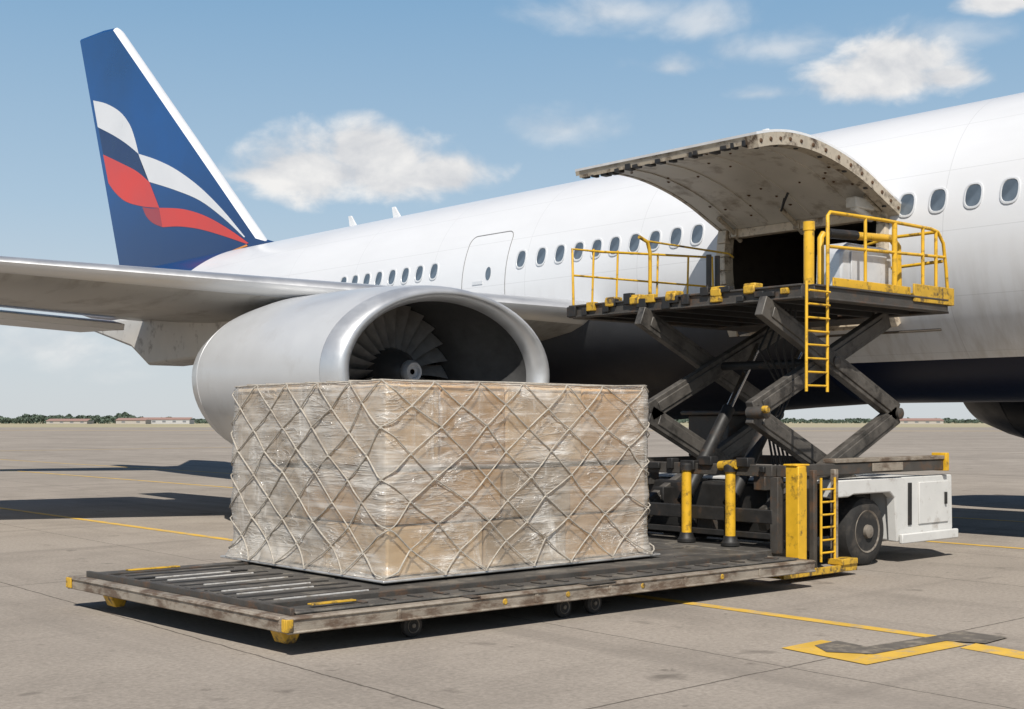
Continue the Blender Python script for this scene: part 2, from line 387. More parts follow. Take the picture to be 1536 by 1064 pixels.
def oval(w, h, off, n=20):
    o = []
    for k in range(n):
        c, s_ = math.cos(2*math.pi*k/n), math.sin(2*math.pi*k/n)
        o.append(e1*(w*math.copysign(abs(c)**.75, c)) + e2*(h*math.copysign(abs(s_)**.75, s_)) + nrm*off)
    return o
wpx = [1572, 1515, 1460, 1407, 1360, 1046, 1014, 982, 952, 922, 895, 868, 840, 812, 782, 651, 629, 608, 588, 568, 550, 532, 515]
w0 = p0 = None
for px in wpx:
    a = ray(px); y = XW/a[0]*a[1]; loc = V((XW, y, ZW)) - AP
    if w0 is None:
        f = MB(); f.loft([oval(.134,.176,-.01), oval(.132,.174,.008), oval(.112,.150,.012), oval(.104,.142,.002), oval(.102,.140,-.006)])
        p = MB(); p.add(oval(.105,.143,.003), [tuple(range(20))])
        w0 = f.build('cabin_window', MT['win_frame'], plane, recalc=False); w0.data.transform(Matrix.Translation(AP)); w0.location = loc
        p0 = p.build('window_pane', MT['glass'], w0, recalc=False); p0.data.transform(Matrix.Translation(AP))
    else:
        w = w0.copy(); COL.objects.link(w); w.parent = plane; w.location = loc
        q = p0.copy(); COL.objects.link(q); q.parent = w
def dpath(y0, y1, z0, z1, rad=.16, n=6):
    pts = []
    for cy, cz, st in ((y1-rad, z1-rad, 0), (y0+rad, z1-rad, 90), (y0+rad, z0+rad, 180), (y1-rad, z0+rad, 270)):
        for k in range(n+1):
            t = R(st+90*k/n); pts.append((cy+rad*math.cos(t), cz+rad*math.sin(t)))
    return pts
def surf(y, z, off):
    ph = math.asin((z-ZC)/RF); return V((XC-(RF+off)*math.cos(ph), y, ZC+(RF+off)*math.sin(ph)))
dp = dpath(17.15, 18.35, 3.5, 5.0)
dens = []
for i in range(len(dp)):
    p, q = dp[i], dp[(i+1) % len(dp)]
    k = max(1, int(math.hypot(p[0]-q[0], p[1]-q[1])/.12))
    for t in range(k): dens.append((p[0]+(q[0]-p[0])*t/k, p[1]+(q[1]-p[1])*t/k))
b = MB(); b.tube([surf(y, z, .0) for y, z in dens] + [surf(*dens[0], .0)], .009, 6)
pd = b.build('passenger_door', MT['gap'], plane)
b = MB(); b.loft([[surf(17.62+.07*math.cos(t), 4.25+.12*math.sin(t), o) for t in [2*math.pi*k/14 for k in range(14)]] for o in (-.01, .008)], True, False, True)
b.build('door_window', MT['glass'], pd)
b = MB(); b.loft([[surf(17.9+dy, 4.1+dz, o) for dy, dz in ((-.14,-.03),(.14,-.03),(.14,.03),(-.14,.03))] for o in (-.01, .012)], True, False, True)
b.build('door_handle', MT['win_frame'], pd)
for px, py in ((532, 330), (598, 316), (1162, 197)):
    a = ray(px); D = XC/a[0]; y = a[1]*D
    b = MB(); z0 = ZC+RF-.03
    b.prism([(XC-.02, y-.16, z0), (XC-.02, y+.16, z0), (XC-.02, y+.24, z0+.34), (XC-.02, y+.12, z0+.34)], (.04, 0, 0))
    b.build('antenna', MT['plainwhite'], plane, .008)
# cargo hold behind the opening
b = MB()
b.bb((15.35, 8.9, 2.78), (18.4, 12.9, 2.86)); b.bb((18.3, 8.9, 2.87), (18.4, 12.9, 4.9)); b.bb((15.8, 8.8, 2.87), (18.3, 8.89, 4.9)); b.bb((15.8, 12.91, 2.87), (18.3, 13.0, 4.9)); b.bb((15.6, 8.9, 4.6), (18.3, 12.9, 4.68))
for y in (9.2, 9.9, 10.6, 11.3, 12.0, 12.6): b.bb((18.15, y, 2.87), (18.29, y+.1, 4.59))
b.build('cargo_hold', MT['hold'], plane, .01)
for y, wd in ((OY0+.02, .14), (OY1-.04, .16)):
    b = MB()
    pr = [V((XC-(RF-.0)*math.cos(R(a)), y, ZC+(RF-.0)*math.sin(R(a)))) for a in [a0+(a1-a0)*k/8 for k in range(9)]]
    for p, q in zip(pr, pr[1:]): b.beam(p, q, wd, .20, (-1,0,0))
    b.build('door_jamb', MT['jamb'], plane, .01)
for z in (OZ0+.02, OZ1-.05):
    b = MB(); x = fus_x(z)+.03; b.beam((x, OY0+.1, z), (x, OY1-.13, z), .16, .12); b.build('door_sill', MT['jamb'], plane, .008)
# cargo door swung up
prof = [(15.08,4.47),(14.75,4.61),(14.30,4.80),(13.80,4.95),(13.25,5.05),(12.75,5.07),(12.35,5.03),(12.0,4.95)]
def smoothp(pr, k=4):
    out = []
    for i in range(len(pr)-1):
        p0_, p1_, p2_, p3_ = pr[max(i-1,0)], pr[i], pr[i+1], pr[min(i+2,len(pr)-1)]
        for t in [j/k for j in range(k)]:
            out.append(tuple(.5*((2*p1_[c])+(-p0_[c]+p2_[c])*t+(2*p0_[c]-5*p1_[c]+4*p2_[c]-p3_[c])*t*t+(-p0_[c]+3*p1_[c]-3*p2_[c]+p3_[c])*t**3) for c in range(2)))
    return out+[pr[-1]]
dpf = smoothp(prof)
def offp(pr, d):
    out = []
    for i, p in enumerate(pr):
        q0, q1 = pr[max(i-1,0)], pr[min(i+1,len(pr)-1)]
        tx, tz = q1[0]-q0[0], q1[1]-q0[1]; l = math.hypot(tx, tz)
        out.append((p[0]+tz/l*d, p[1]-tx/l*d))
    return out
DY0, DY1 = 9.3, 12.3
def sheet(pa, pb, y0, y1):
    q = MB(); nring = len(pa); fs_ = []
    vs_ = [(x, y0, z) for x, z in pa]+[(x, y0, z) for x, z in pb]+[(x, y1, z) for x, z in pa]+[(x, y1, z) for x, z in pb]
    for i in range(nring-1):
        fs_ += [(i, i+1, nring+i+1, nring+i), (2*nring+i, 3*nring+i, 3*nring+i+1, 2*nring+i+1), (i, 2*nring+i, 2*nring+i+1, i+1), (nring+i, nring+i+1, 3*nring+i+1, 3*nring+i)]
    fs_ += [(0, nring, 3*nring, 2*nring), (nring-1, 3*nring-1, 4*nring-1, 2*nring-1)]
    return q.add(vs_, fs_)
sgn = 1 if offp(dpf, .1)[10][1] < dpf[10][1] else -1
def dn(d): return offp(dpf, sgn*d)
cd = sheet(dpf, dn(.03), DY0, DY1).build('cargo_door', MT['plainwhite'], plane, smooth=30)
sheet(dn(.032), dn(.085), DY0+.18, DY1-.07).build('inner_liner', MT['liner'], cd, smooth=30)
for y0, y1, d in ((DY0, DY0+.16, .18), (DY1-.06, DY1, .09)):
    sheet(dn(.031), dn(d), y0, y1).build('edge_rib', MT['rim'], cd, smooth=30)
sheet(dn(.031)[-5:], dn(.125)[-5:], DY0+.161, DY1-.061).build('edge_rib', MT['rim'], cd, smooth=30)
for y in (9.9, 10.6, 11.35, 11.9):
    sheet(dn(.086)[2:-5], dn(.098)[2:-5], y, y+.025).build('stiffener', MT['liner'], cd)
for k in range(17):
    y = DY0+.22+k*.167+rnd.uniform(-.05,.05); x, z = dn(.13)[-2]
    b = MB(); b.box((x+rnd.uniform(-.03,.02), y, z+.01), (rnd.uniform(.07,.13), rnd.uniform(.05,.11), rnd.uniform(.05,.10)))
    b.build('latch', MT['black'], cd, .006)
for k in range(14):
    i = 1+k*2; x, z = dn(.11)[min(i, len(dpf)-2)]
    b = MB(); b.lathe((x, DY0-.012, z), (0,1,0), [(0,.02),(.02,rnd.uniform(.026,.038))], 10); b.build('bolt', MT['rusty'], cd)
    if k % 2:
        x, z = dn(.183)[min(i, len(dpf)-2)]; b = MB(); b.lathe((x, DY0+.08, z), (0,0,1), [(-.008,.028),(.01,.034)], 10); b.build('bolt', MT['black'], cd)
for k in range(24):
    i = rnd.randint(4, len(dpf)-7); y = rnd.uniform(DY0+.3, DY1-.2); x, z = dn(.087)[i]
    b = MB(); b.lathe((x, y, z), (0,0,1), [(-.012,.012),(.006,rnd.uniform(.02,.034))], 8); b.build('rivet', MT['rusty'], cd)
for y in (9.55, 10.9, 12.0):
    b = MB(); b.tube([(15.12, y, 4.25), (14.95, y, 4.36), (14.6, y, 4.54)], .035, 8); b.box((15.02, y, 4.36), (.14,.1,.12))
    b.build('hinge_arm', MT['rim'], cd, .006)
b = MB(); b.box((14.6, 9.62, 4.44), (.45, .16, .14)); b.tube([(14.4, 9.6, 4.38), (14.9, 9.65, 4.28)], .05, 10); b.build('actuator', MT['liner'], cd, .015)
b = MB(); b.tube([(14.3, 10.55, 4.68), (14.28, 10.6, 4.56), (14.35, 10.7, 4.46), (14.42, 10.74, 4.5), (14.45, 10.72, 4.64)], .018, 8)
b.build('pull_handle', MT['black'], cd)

# engine
EX, EY, EZ = 11.09, 13.75, 2.26
A0, BU, BL = 1.93, 1.2, 1.4
def ring(s, a, bu, bl, n=72, cx=EX, cz=EZ):
    return [(cx-a*math.cos(2*math.pi*k/n), EY+s, cz+(bu if math.sin(2*math.pi*k/n) > 0 else bl)*math.sin(2*math.pi*k/n)) for k in range(n)]
def rs(s, k): return ring(s, A0*k, BU*k, BL*k)
def engine(dx, dy, dz, cowl):
    sh = V((dx, dy, dz))
    def bld(b_, nm, mt, par, **k):
        b_.v = [p+sh for p in b_.v]; return b_.build(nm, mt, par, **k)
    b = MB(); b.loft([rs(.322,1.010), rs(.7,1.04), rs(1.3,1.06), rs(2.1,1.065), rs(3.0,1.06), rs(3.595,1.012), rs(3.6,1.004), rs(3.63,1.004), rs(3.635,1.007), rs(4.1,.92), rs(4.6,.78), rs(4.62,.75), rs(4.2,.74)])
    e = bld(b, 'engine', cowl, plane, smooth=40)
    LI = .83
    b = MB(); b.loft([rs(.28,LI), rs(.2,LI), rs(.12,LI+.015), rs(.05,LI+.04), rs(.01,LI+.065), rs(0,LI+.085), rs(.01,.94), rs(.05,.962), rs(.12,.982), rs(.22,1.0), rs(.312,1.012)])
    bld(b, 'inlet_lip', MT['lip'], e, smooth=60)
    b = MB(); RFAN = 1.04; FX, FY, FZ = EX-.04, EY+.22, EZ+.04
    def fr_(s, f):
        rr_ = ring(s, A0*LI*(1-f)+RFAN*f, BU*LI*(1-f)+RFAN*f, BL*LI*(1-f)+RFAN*f)
        return [(x+(FX-EX)*f, y, z+(FZ-EZ)*f) for x, y, z in rr_]
    b.loft([fr_(.284+1.0*t, f) for t, f in [(i/10, (i/10)**2*(3-2*i/10)) for i in range(11)]] + [fr_(1.7, 1.0)], True)
    bld(b, 'inlet_duct', MT['duct'], e, smooth=60)
    b = MB(); b.lathe((FX, FY+1.4, FZ), (0,1,0), [(0,1.03),(.03,1.03)], 40); bld(b, 'fan_dark_disc', MT['dark'], e)  # near-black disc stands in for the unlit depth behind the blades
    for k in range(24):
        t = 2*math.pi*k/24; rd = V((math.cos(t), 0, math.sin(t))); tg = V((-math.sin(t), 0, math.cos(t)))
        b = MB(); rows = []
        for i in range(6):
            r_ = .2+.82*i/5; tw = R(20+30*i/5); ch = .11+.03*i/5
            d = tg*math.sin(tw)+V((0,1,0))*math.cos(tw)
            c = V((FX, FY+1.2, FZ)) + rd*r_ + tg*(.05*math.sin(i/5*2.2))
            th = d.cross(rd).normalized()*.008
            rows.append([c-d*ch, c+th, c+d*ch, c-th])
        b.loft(rows, True, True, True); bld(b, 'fan_blade', MT['blade'], e)
    b = MB(); b.lathe((FX, FY+1.15, FZ), (0,1,0), [(-.50,.04),(-.46,.10),(-.36,.20),(-.2,.31),(0,.37),(.1,.38)], 32)
    bld(b, 'spinner', MT['spinner'], e, smooth=50)
    b = MB(); b.lathe((FX, FY+1.15, FZ), (0,1,0), [(-.50,.085),(-.545,.10),(-.55,.13),(-.50,.165),(-.44,.17),(-.40,.14)], 24)
    bld(b, 'spinner_ring', MT['lip'], e, smooth=60)
    b = MB(); b.lathe((EX, EY+4.2, EZ), (0,1,0), [(0,.85),(.5,.75),(1.0,.55),(1.05,.45),(.9,.4),(1.6,.05)], 32)
    bld(b, 'exhaust_nozzle', MT['nozzle'], e, smooth=40)
    return e
engine(0, 0, 0, MT['cowl'])
engine(12.0, -6.1, .35, MT['far_cowl'])
b = MB(); b.prism([(10.6, y, z) for y, z in ((17.0,3.3),(17.9,2.7),(20.6,2.66),(22.0,2.62),(22.7,2.98),(24.7,3.42),(24.6,3.52),(22.0,3.55),(18.5,3.5))], (.76,0,0))
b.build('engine_pylon', MT['fairing'], plane, .05)

# wings
def le(x): return 14.9+(14.5-x)*.418
def te(x): return 21.4+(15-x)*.175
def wz(x): return 3.42+(14.5-x)*.052
def airfoil(x, mirror=False):
    y0, y1 = le(x), te(x); c = y1-y0; th = .115*c*(1-.25*max(0, (14.5-x))/15)
    cs_ = [0, .004, .015, .04, .09, .2, .35, .55, .75, .9, 1.0]
    def t(q): return 5*th*(.2969*math.sqrt(q)-.126*q-.3516*q*q+.2843*q**3-.1036*q**4)
    upn = [(q, .81*t(q)) for q in cs_]; lo = [(q, -t(q)*1.05+(.02*c*max(0,q-.6))) for q in cs_]
    X = 2*XC-x if mirror else x
    return [(X, y0+q*c, wz(x)+z-q*.035*c) for q, z in upn[::-1]] + [(X, y0+q*c, wz(x)+z-q*.035*c) for q, z in lo[1:]]
xs = [16.2, 15, 13.5, 12, 10.5, 9, 7, 5, 3, 1, -1, -1.6]
for mir in (False, True):
    b = MB(); rings = [airfoil(x, mir) for x in xs]
    b.loft(rings, True, True, True)
    for i, f in enumerate(b.f):
        if len(f) == 4:
            j = min(k % 21 for k in f); jj = max(k % 21 for k in f)
            if jj-j > 2: b.m[i] = 1
            elif 7 <= j and jj <= 13: b.m[i] = 2
            elif j >= 10: b.m[i] = 1
    w = b.build('wing', [MT['wing_top'], MT['wing_low'], MT['wing_le']], plane, smooth=40)
    sx = (lambda x: 2*XC-x) if mir else (lambda x: x)
    b = MB(); rr = []
    for x in (10.1, 6, 2, -1):
        y = te(x); z = wz(x)-.035*(te(x)-le(x))+.10
        rr.append([(sx(x), y-.4, z-.22), (sx(x), y+.1, z-.13), (sx(x), y+1.5, z-.24), (sx(x), y+1.52, z-.27), (sx(x), y+.1, z-.31), (sx(x), y-.36, z-.33)])
    b.loft(rr, True, True, True); b.build('flap', MT['flap'], w, .01, smooth=50)
for sx in (14.0, 20.2):
    b = MB(); b.tube([(sx, 19.6, 3.2), (sx, 19.6, .6)], [.14, .11], 14); b.tube([(sx, 19.6, 1.3), (sx, 20.9, 2.9)], .06, 10); b.tube([(sx-.5, 19.6, .55), (sx+.5, 19.6, .55)], .07, 10)
    lg = b.build('landing_gear', MT['fairing'], plane, smooth=50)
    for o in (-.42, .42):
        b = MB(); b.lathe((sx+o-.18, 19.6, .56), (1,0,0), [(0,.3),(.02,.46),(.08,.55),(.28,.55),(.34,.46),(.36,.3)], 28)
        b.build('tyre', MT['rubber'], lg, smooth=40)
# tail fin
XF = XC; HT = .17
def fp(px, py):
    p = on_x(px, py, XF-HT); return (p.y, p.z)
ft = [fp(117,57), fp(168,40)]; fb = [fp(181,398), fp(388,361)]
fb[0] = (fb[0][0], fb[0][1]-.5)
out = [fb[0], ft[0], fp(150,44), ft[1], fb[1], (fb[1][0]-.7, 6.02), (fb[1][0]-.4, 5.6), (fb[0][0], 5.4)]
cy = sum(p[0] for p in out)/len(out); cz = sum(p[1] for p in out)/len(out)
def shrink(k): return [(cy+(y-cy)*k, cz+(z-cz)*k) for y, z in out]
inner = shrink(.972)
b = MB(); b.loft([[(XF-HT, y, z) for y, z in inner], [(XF-HT*.55, y, z) for y, z in shrink(.99)], [(XF, y, z) for y, z in out], [(XF+HT*.55, y, z) for y, z in shrink(.99)], [(XF+HT, y, z) for y, z in inner]], True, True, True)
for i, f in enumerate(b.f):
    if len(f) == 4 and sorted({k % 8 for k in f}) == [3, 4]: b.m[i] = 1
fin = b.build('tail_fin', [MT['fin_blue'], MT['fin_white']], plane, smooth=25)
def fin_patch(pxs, nm, mt, off=.008):
    b = MB(); b.prism([(XF-(HT+off), *fp(a, c)) for a, c in pxs], (.004, 0, 0)); b.build(nm, mt, fin, smooth=0)
def sm2(pts): return smoothp(pts, 5)
wl_top = sm2([(140,151),(160,156),(180,168),(194,186),(202,207),(208,231)]); wl_bot = sm2([(208,231),(190,216),(170,203),(147,191)])
fin_patch(wl_top+wl_bot[1:], 'white_stripe', MT['fin_white'])
wr_top = sm2([(208,231),(235,240),(265,255),(300,281),(335,316),(368,356)]); wr_bot = sm2([(366,356),(335,327),(300,301),(262,285),(224,273)])
fin_patch(wr_top+wr_bot+[(214,250)], 'white_stripe', MT['fin_white'])
nl = sm2([(148,192),(170,204),(190,217),(208,232)]); nl2 = sm2([(224,273),(205,257),(180,244),(155,232)])
fin_patch(nl+nl2, 'navy_stripe', MT['fin_navy'])
rl_top = sm2([(155,232),(180,244),(205,257),(224,273)]); rl_bot = sm2([(239,312),(215,310),(190,303),(174,290),(163,275)])
fin_patch(rl_top+rl_bot, 'red_stripe', MT['fin_red'])
rr_top = sm2([(239,312),(275,314),(310,325),(345,345),(373,365)]); rr_bot = sm2([(370,366),(335,354),(300,344),(270,340),(244,341)])
fin_patch(rr_top+rr_bot, 'red_stripe', MT['fin_red'])
fin_patch(sm2([(214,311),(228,313),(239,312)])+[(244,341)]+sm2([(244,341),(230,335),(220,325),(214,311)])[1:-1], 'dark_red_stripe', MT['fin_darkred'])
fin_patch([(372,369),(350,378),(338,389),(328,405),(325,405),(335,387),(348,376),(370,367)], 'orange_trim', MT['orange'], .012)
for mir in (1, -1):
    b = MB(); rr = []
    for d, y0, y1, z in ((.3, 35.5, 39.0, 5.2), (3, 37.0, 39.8, 5.25), (5.6, 38.6, 40.4, 5.3)):
        X = XC-mir*d; rr.append([(X, y0, z), (X, y0+.3, z+.12), (X, y1, z+.02), (X, y1, z-.02), (X, y0+.3, z-.12)])
    b.loft(rr, True, True, True); b.build('tailplane', MT['wing_top'], plane, smooth=50)

# ---------------------------------------------------------------- netted cargo load
DZ = .317
load = thing('cargo_load', (7.57, 9.55, DZ), 'film wrapped stack of brown cartons under a rope net on the low steel dolly', 'cargo')
X0, X1, Y0, Y1 = 6.06, 9.10, 8.36, 10.75
ZB, ZT = DZ+.035, DZ+1.60
b = MB(); b.bb((X0-.10, Y0-.10, DZ+.004), (X1+.10, Y1+.12, DZ+.026)); b.build('pallet_sheet', MT['alu'], load, .008)
LX, LY = X1-X0, Y1-Y0; PER = 2*(LX+LY)
zs = [(ZB, ZB+.40), (ZB+.41, ZB+.84), (ZB+.875, ZT-.01)]
xsp = [[0,1.02,2.0,LX],[0,1.24,2.05,LX],[0,.56,1.27,2.2,LX]]
ysp = [[0,.9,1.75,LY],[0,1.25,LY],[0,.8,1.7,LY]]
pick = {(0,0):1,(1,0):2,(2,0):0, (0,1):0,(1,1):2,(2,1):0, (0,2):1,(1,2):0,(2,2):1,(3,2):0}
for li, ((za, zb), xq, yq) in enumerate(zip(zs, xsp, ysp)):
    for i in range(len(xq)-1):
        for j in range(len(yq)-1):
            if 0 < i < len(xq)-2 and 0 < j < len(yq)-2: continue
            ins = rnd.uniform(0, .014)
            top_in = .012 if li == 2 else 0
            c = V((X0+(xq[i]+xq[i+1])/2+rnd.uniform(-.004,.008), Y0+(yq[j]+yq[j+1])/2+(ins if j == 0 else 0), (za+zb)/2))
            b = MB(); b.box(c, (xq[i+1]-xq[i]-.010, yq[j+1]-yq[j]-.010, zb-za-rnd.uniform(.002,.010)-top_in), rnd.uniform(-.005,.005))
            k = 2 if (i == 0 and j > 0) else pick[(i, li)] if j == 0 else rnd.choice([0,1,2])  # left side takes the greyer card, shade put into the colour
            b.build('carton', MT['card'][k], load, .020)
def peri(s_, off, rc=.06):
    s_ = s_ % PER
    if s_ < LX: p, nv = V((X0+s_, Y0, 0)), V((0,-1,0))
    elif s_ < LX+LY: p, nv = V((X1, Y0+s_-LX, 0)), V((1,0,0))
    elif s_ < 2*LX+LY: p, nv = V((X1-(s_-LX-LY), Y1, 0)), V((0,1,0))
    else: p, nv = V((X0, Y1-(s_-2*LX-LY), 0)), V((-1,0,0))
    ns = [V((-1,0,0)), V((0,-1,0)), V((1,0,0)), V((0,1,0))]
    for k, c in enumerate((0, LX, LX+LY, 2*LX+LY)):
        d = (s_-c+PER/2) % PER - PER/2
        if abs(d) < rc:
            f = (d+rc)/(2*rc); nv = (ns[k]*(1-f)+ns[(k+1) % 4]*f).normalized()
            off = off - (1-abs(d)/rc)*.012
    return p + nv*off, nv
NS = 460; NZ = 72
rings = []
def bulge(s_, z):
    f = (z-DZ)/1.6
    return .026*math.sin(math.pi*min(1, max(0, f)))*(.6+1.0*noise.noise(V((s_*1.1, z*1.5, 7)))) + .014*noise.noise(V((s_*.8, z*2.4, 3)))
def ztop(s_): return ZT+.006+.016*noise.noise(V((s_*1.4, 5, 1)))+.008*noise.noise(V((s_*4.5, 2, 1)))
def rg(x, y, z): return (1-abs(noise.noise(V((x, y, z))))*2.2)
for i in range(NZ+1):
    r_ = []
    for k in range(NS):
        s_ = PER*k/NS
        z = DZ+.03+(ztop(s_)-DZ-.03)*i/NZ
        low = max(0, 1-(z-DZ-.03)/.22)
        w = max(-.002, bulge(s_, z)) + max(0, rg(s_*3.2+z*2.6, z*1.0-s_*.5, 4))**3*.010 + max(0, rg(s_*3-z*2.8, z*.9+s_*.5, 9))**3*.009 + max(0, rg(s_*.9, z*8, 15))**3*.008
        fl = low**2*(.065+.06*noise.noise(V((s_*3, 3, 2))) + .03*noise.noise(V((s_*11, z*4, 2))))
        hi = max(0, 1-(ztop(s_)-z)/.05)
        p, nv = peri(s_, .020+w+fl-.03*hi*hi)
        r_.append((p.x, p.y, z))
    rings.append(r_)
b = MB(); b.loft(rings, True, False, False)
top = [(X0+.15+(p[0]-X0)*(LX-.3)/LX, Y0+.15+(p[1]-Y0)*(LY-.3)/LY, ZT+.012+.01*noise.noise(V((p[0]*4, p[1]*4, 0)))) for p in rings[-1]]
b.loft([rings[-1], top], True, False, True)
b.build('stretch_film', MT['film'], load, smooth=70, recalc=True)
NC = 22; NR = 8; pit = PER/NC; rows = []
for j in range(NR+1):
    row = []
    for i in range(NC):
        s_ = (i+(.5 if j % 2 else 0))*pit + rnd.uniform(-.045,.045)
        zt_ = ztop(s_ % PER)+.004
        zz = zt_-(zt_-DZ-.04)*j/NR + (rnd.uniform(-.028,.028) if 0 < j < NR else 0)
        row.append((s_, zz))
    rows.append(row)
b = MB()
def noff(s_, z): return .041+max(0, bulge(s_, z))+max(0, 1-(z-DZ-.03)/.25)**2*.08
def rope(a, c, rad, k=8, sag=0.0):
    pts = []
    for q in range(k+1):
        t = q/k; s_ = a[0]+(c[0]-a[0])*t; z = a[1]+(c[1]-a[1])*t - sag*math.sin(math.pi*t)
        p, nv = peri(s_, noff(s_ % PER, z)-(.02 if z > ZT-.015 else 0), .05); pts.append((p.x, p.y, z))
    b.tube(pts, rad, 6)
for j in range(NR):
    for i in range(NC):
        a = rows[j][i]
        for di in ((0, -1) if j % 2 == 0 else (0, 1)):
            ii = i+di; c = rows[j+1][ii % NC]
            rope(a, (c[0]+PER*math.floor(ii/NC), c[1]), rnd.uniform(.0056, .0074), 8, rnd.uniform(-.003,.012))
for i in range(NC):
    a = rows[0][i]; c = rows[0][(i+1) % NC]; rope(a, (c[0]+(PER if i == NC-1 else 0), c[1]), .0075, 8, rnd.uniform(0,.006))
for j in range(1, NR+1):
    for i in range(NC):
        s_, z = rows[j][i]; p, nv = peri(s_, noff(s_ % PER, z), .05); b.box((p.x, p.y, z), (.018,.018,.024), rnd.uniform(0,1.5))
for k in range(7):
    x = X0+.2+k*.42; b.tube([(x, Y0-.0, ZT+.012), (x+.25, 9.6, ZT+.022), (x, Y1+.0, ZT+.012)], .007, 6)
    y = Y0+.2+k*.33; b.tube([(X0-.0, y, ZT+.018), (7.6, y+.1, ZT+.03), (X1+.0, y, ZT+.018)], .007, 6)
b.build('rope_net', MT['rope'], load, smooth=50)

# ---------------------------------------------------------------- dolly
dolly = thing('pallet_dolly', (7.5, 9.2, 0), 'low flat steel cargo dolly with worn yellow corners under the netted load', 'dolly')
A = V((4.62, 7.51, 0)); e1d = V((5.73, -.19, 0)).normalized(); e2d = V((-.13, 3.18, 0)).normalized(); L, W = 5.73, 3.32
def dm(s_, t, z): p = A+e1d*s_+e2d*t; return V((p.x, p.y, z))
def dbox(b, s0, s1, t0, t1, z0, z1):
    vs = [dm(s_, t, z) for s_ in (s0, s1) for t in (t0, t1) for z in (z0, z1)]
    b.add(vs, [(0,1,3,2),(4,6,7,5),(0,4,5,1),(2,3,7,6),(0,2,6,4),(1,5,7,3)])
for s0, s1, t0, t1 in ((0, L, 0, .09), (0, L, W-.09, W), (0, .09, .091, W-.091), (L-.09, L, .091, W-.091)):
    b = MB(); dbox(b, s0, s1, t0, t1, .165, .272)
    if t1-t0 > 1: dbox(b, s0-.012, s0+.01, t0, t1, .245, .262)
    else:
        o0, o1 = (t0-.012, t0+.01) if t0 == 0 else (t1-.01, t1+.012)
        dbox(b, s0, s1, o0, o1, .250, .268); dbox(b, s0, s1, o0, o1, .16, .178)
    b.build('side_beam', MT['frame_metal'], dolly, .008)
b = MB(); dbox(b, .1, L-.1, .1, W-.1, .19, .262); b.build('deck_plate', MT['deck'], dolly, .006)
for t0, t1 in ((.14, .40), (.54, 1.45), (1.51, 2.45), (2.51, 2.85), (3.0, 3.2)):
    b = MB(); dbox(b, .16, L-.05, t0, t1, .264, .300 if t0 > .2 else .284); b.build('deck_panel', MT['deck'], dolly, .008)
for s0, s1, t0, t1 in ((.14, L-.12, .45, .49), (.14, L-.12, 2.91, 2.95), (.105, .14, .12, W-.12)):
    b = MB(); dbox(b, s0, s1, t0, t1, .263, .316); b.build('guide_rail', MT['steel_dark'], dolly, .005)
for k in range(20):
    s_ = .75+k*.245; b = MB(); dbox(b, s_, s_+.05, .2, .34, .285, .296); b.build('cleat', MT['steel_dark'], dolly, .004)
for k in range(10):
    t = .66+k*.225; s0 = .22+rnd.uniform(0,.05); s1 = 1.22+rnd.uniform(-.05,.12)
    if k not in (1, 4, 6, 9):
        b = MB(); b.tube([dm(s0+rnd.uniform(0,.15), t, .301), dm(s1-rnd.uniform(0,.3), t+.015, .301)], .0095, 8); b.build('roller_bar', MT['roller'], dolly)
    b = MB(); dbox(b, s0-.02, s1+.04, t+.035, t+.085, .298, .306); b.build('slot_rail', MT['black'], dolly, .002)
    b = MB(); dbox(b, s0-.02, s1+.04, t+.105, t+.17, .299, .305); b.build('slat', MT['deck'], dolly, .002)
for k in range(4):
    t = .85+k*.55
    b = MB(); b.tube([dm(4.75, t, .301), dm(5.5, t, .301)], .009, 8); b.build('roller_bar', MT['steel_dark'], dolly)
for s_, t in ((0, 0), (0, W)):
    b = MB()
    if t == 0: dbox(b, -.016, .04, -.018, 0, .175, .262); dbox(b, -.018, -.002, 0, .04, .175, .262)
    else: dbox(b, -.018, -.002, W-.09, W, .175, .262)
    b.build('corner_guard', MT['yellow_worn'], dolly, .004)
for s0, s1, t in ((.35, .72, .26), (.42, .9, W-.22)):
    b = MB(); dbox(b, s0, s1, t-.03, t+.03, .301, .314); b.build('yellow_strip', MT['yellow_worn'], dolly, .004)
for s_, t in ((.18, .30), (.16, W-.55)):
    b = MB(); p = dm(s_, t, 0); b.prism([p+V((-.10,-.1,.165)), p+V((.08,-.1,.165)), p+V((.04,-.08,.055)), p+V((-.04,-.08,.055))], (0,.16,0)); b.build('support_foot', MT['yellow_worn'], dolly, .008)
for s_ in (1.9, 2.55, 3.4, 4.4):
    b = MB(); b.lathe(dm(s_, -.006, .215), e2d, [(0,.018),(.004,.024),(.012,.026)], 14); b.build('marker_disc', MT['yellow_worn'], dolly)
for s_ in (.9, 2.2, 3.0, 3.9, 4.9):
    b = MB(); dbox(b, s_, s_+.03, -.008, .0, .178, .25); b.build('rib', MT['frame_metal'], dolly, .003)
for s_, w_ in ((2.75, .32), (1.55, .1)):
    b = MB(); dbox(b, s_, s_+w_, -.02, .09, .273, .283); b.build('hinge_plate', MT['steel_dark'], dolly, .004)
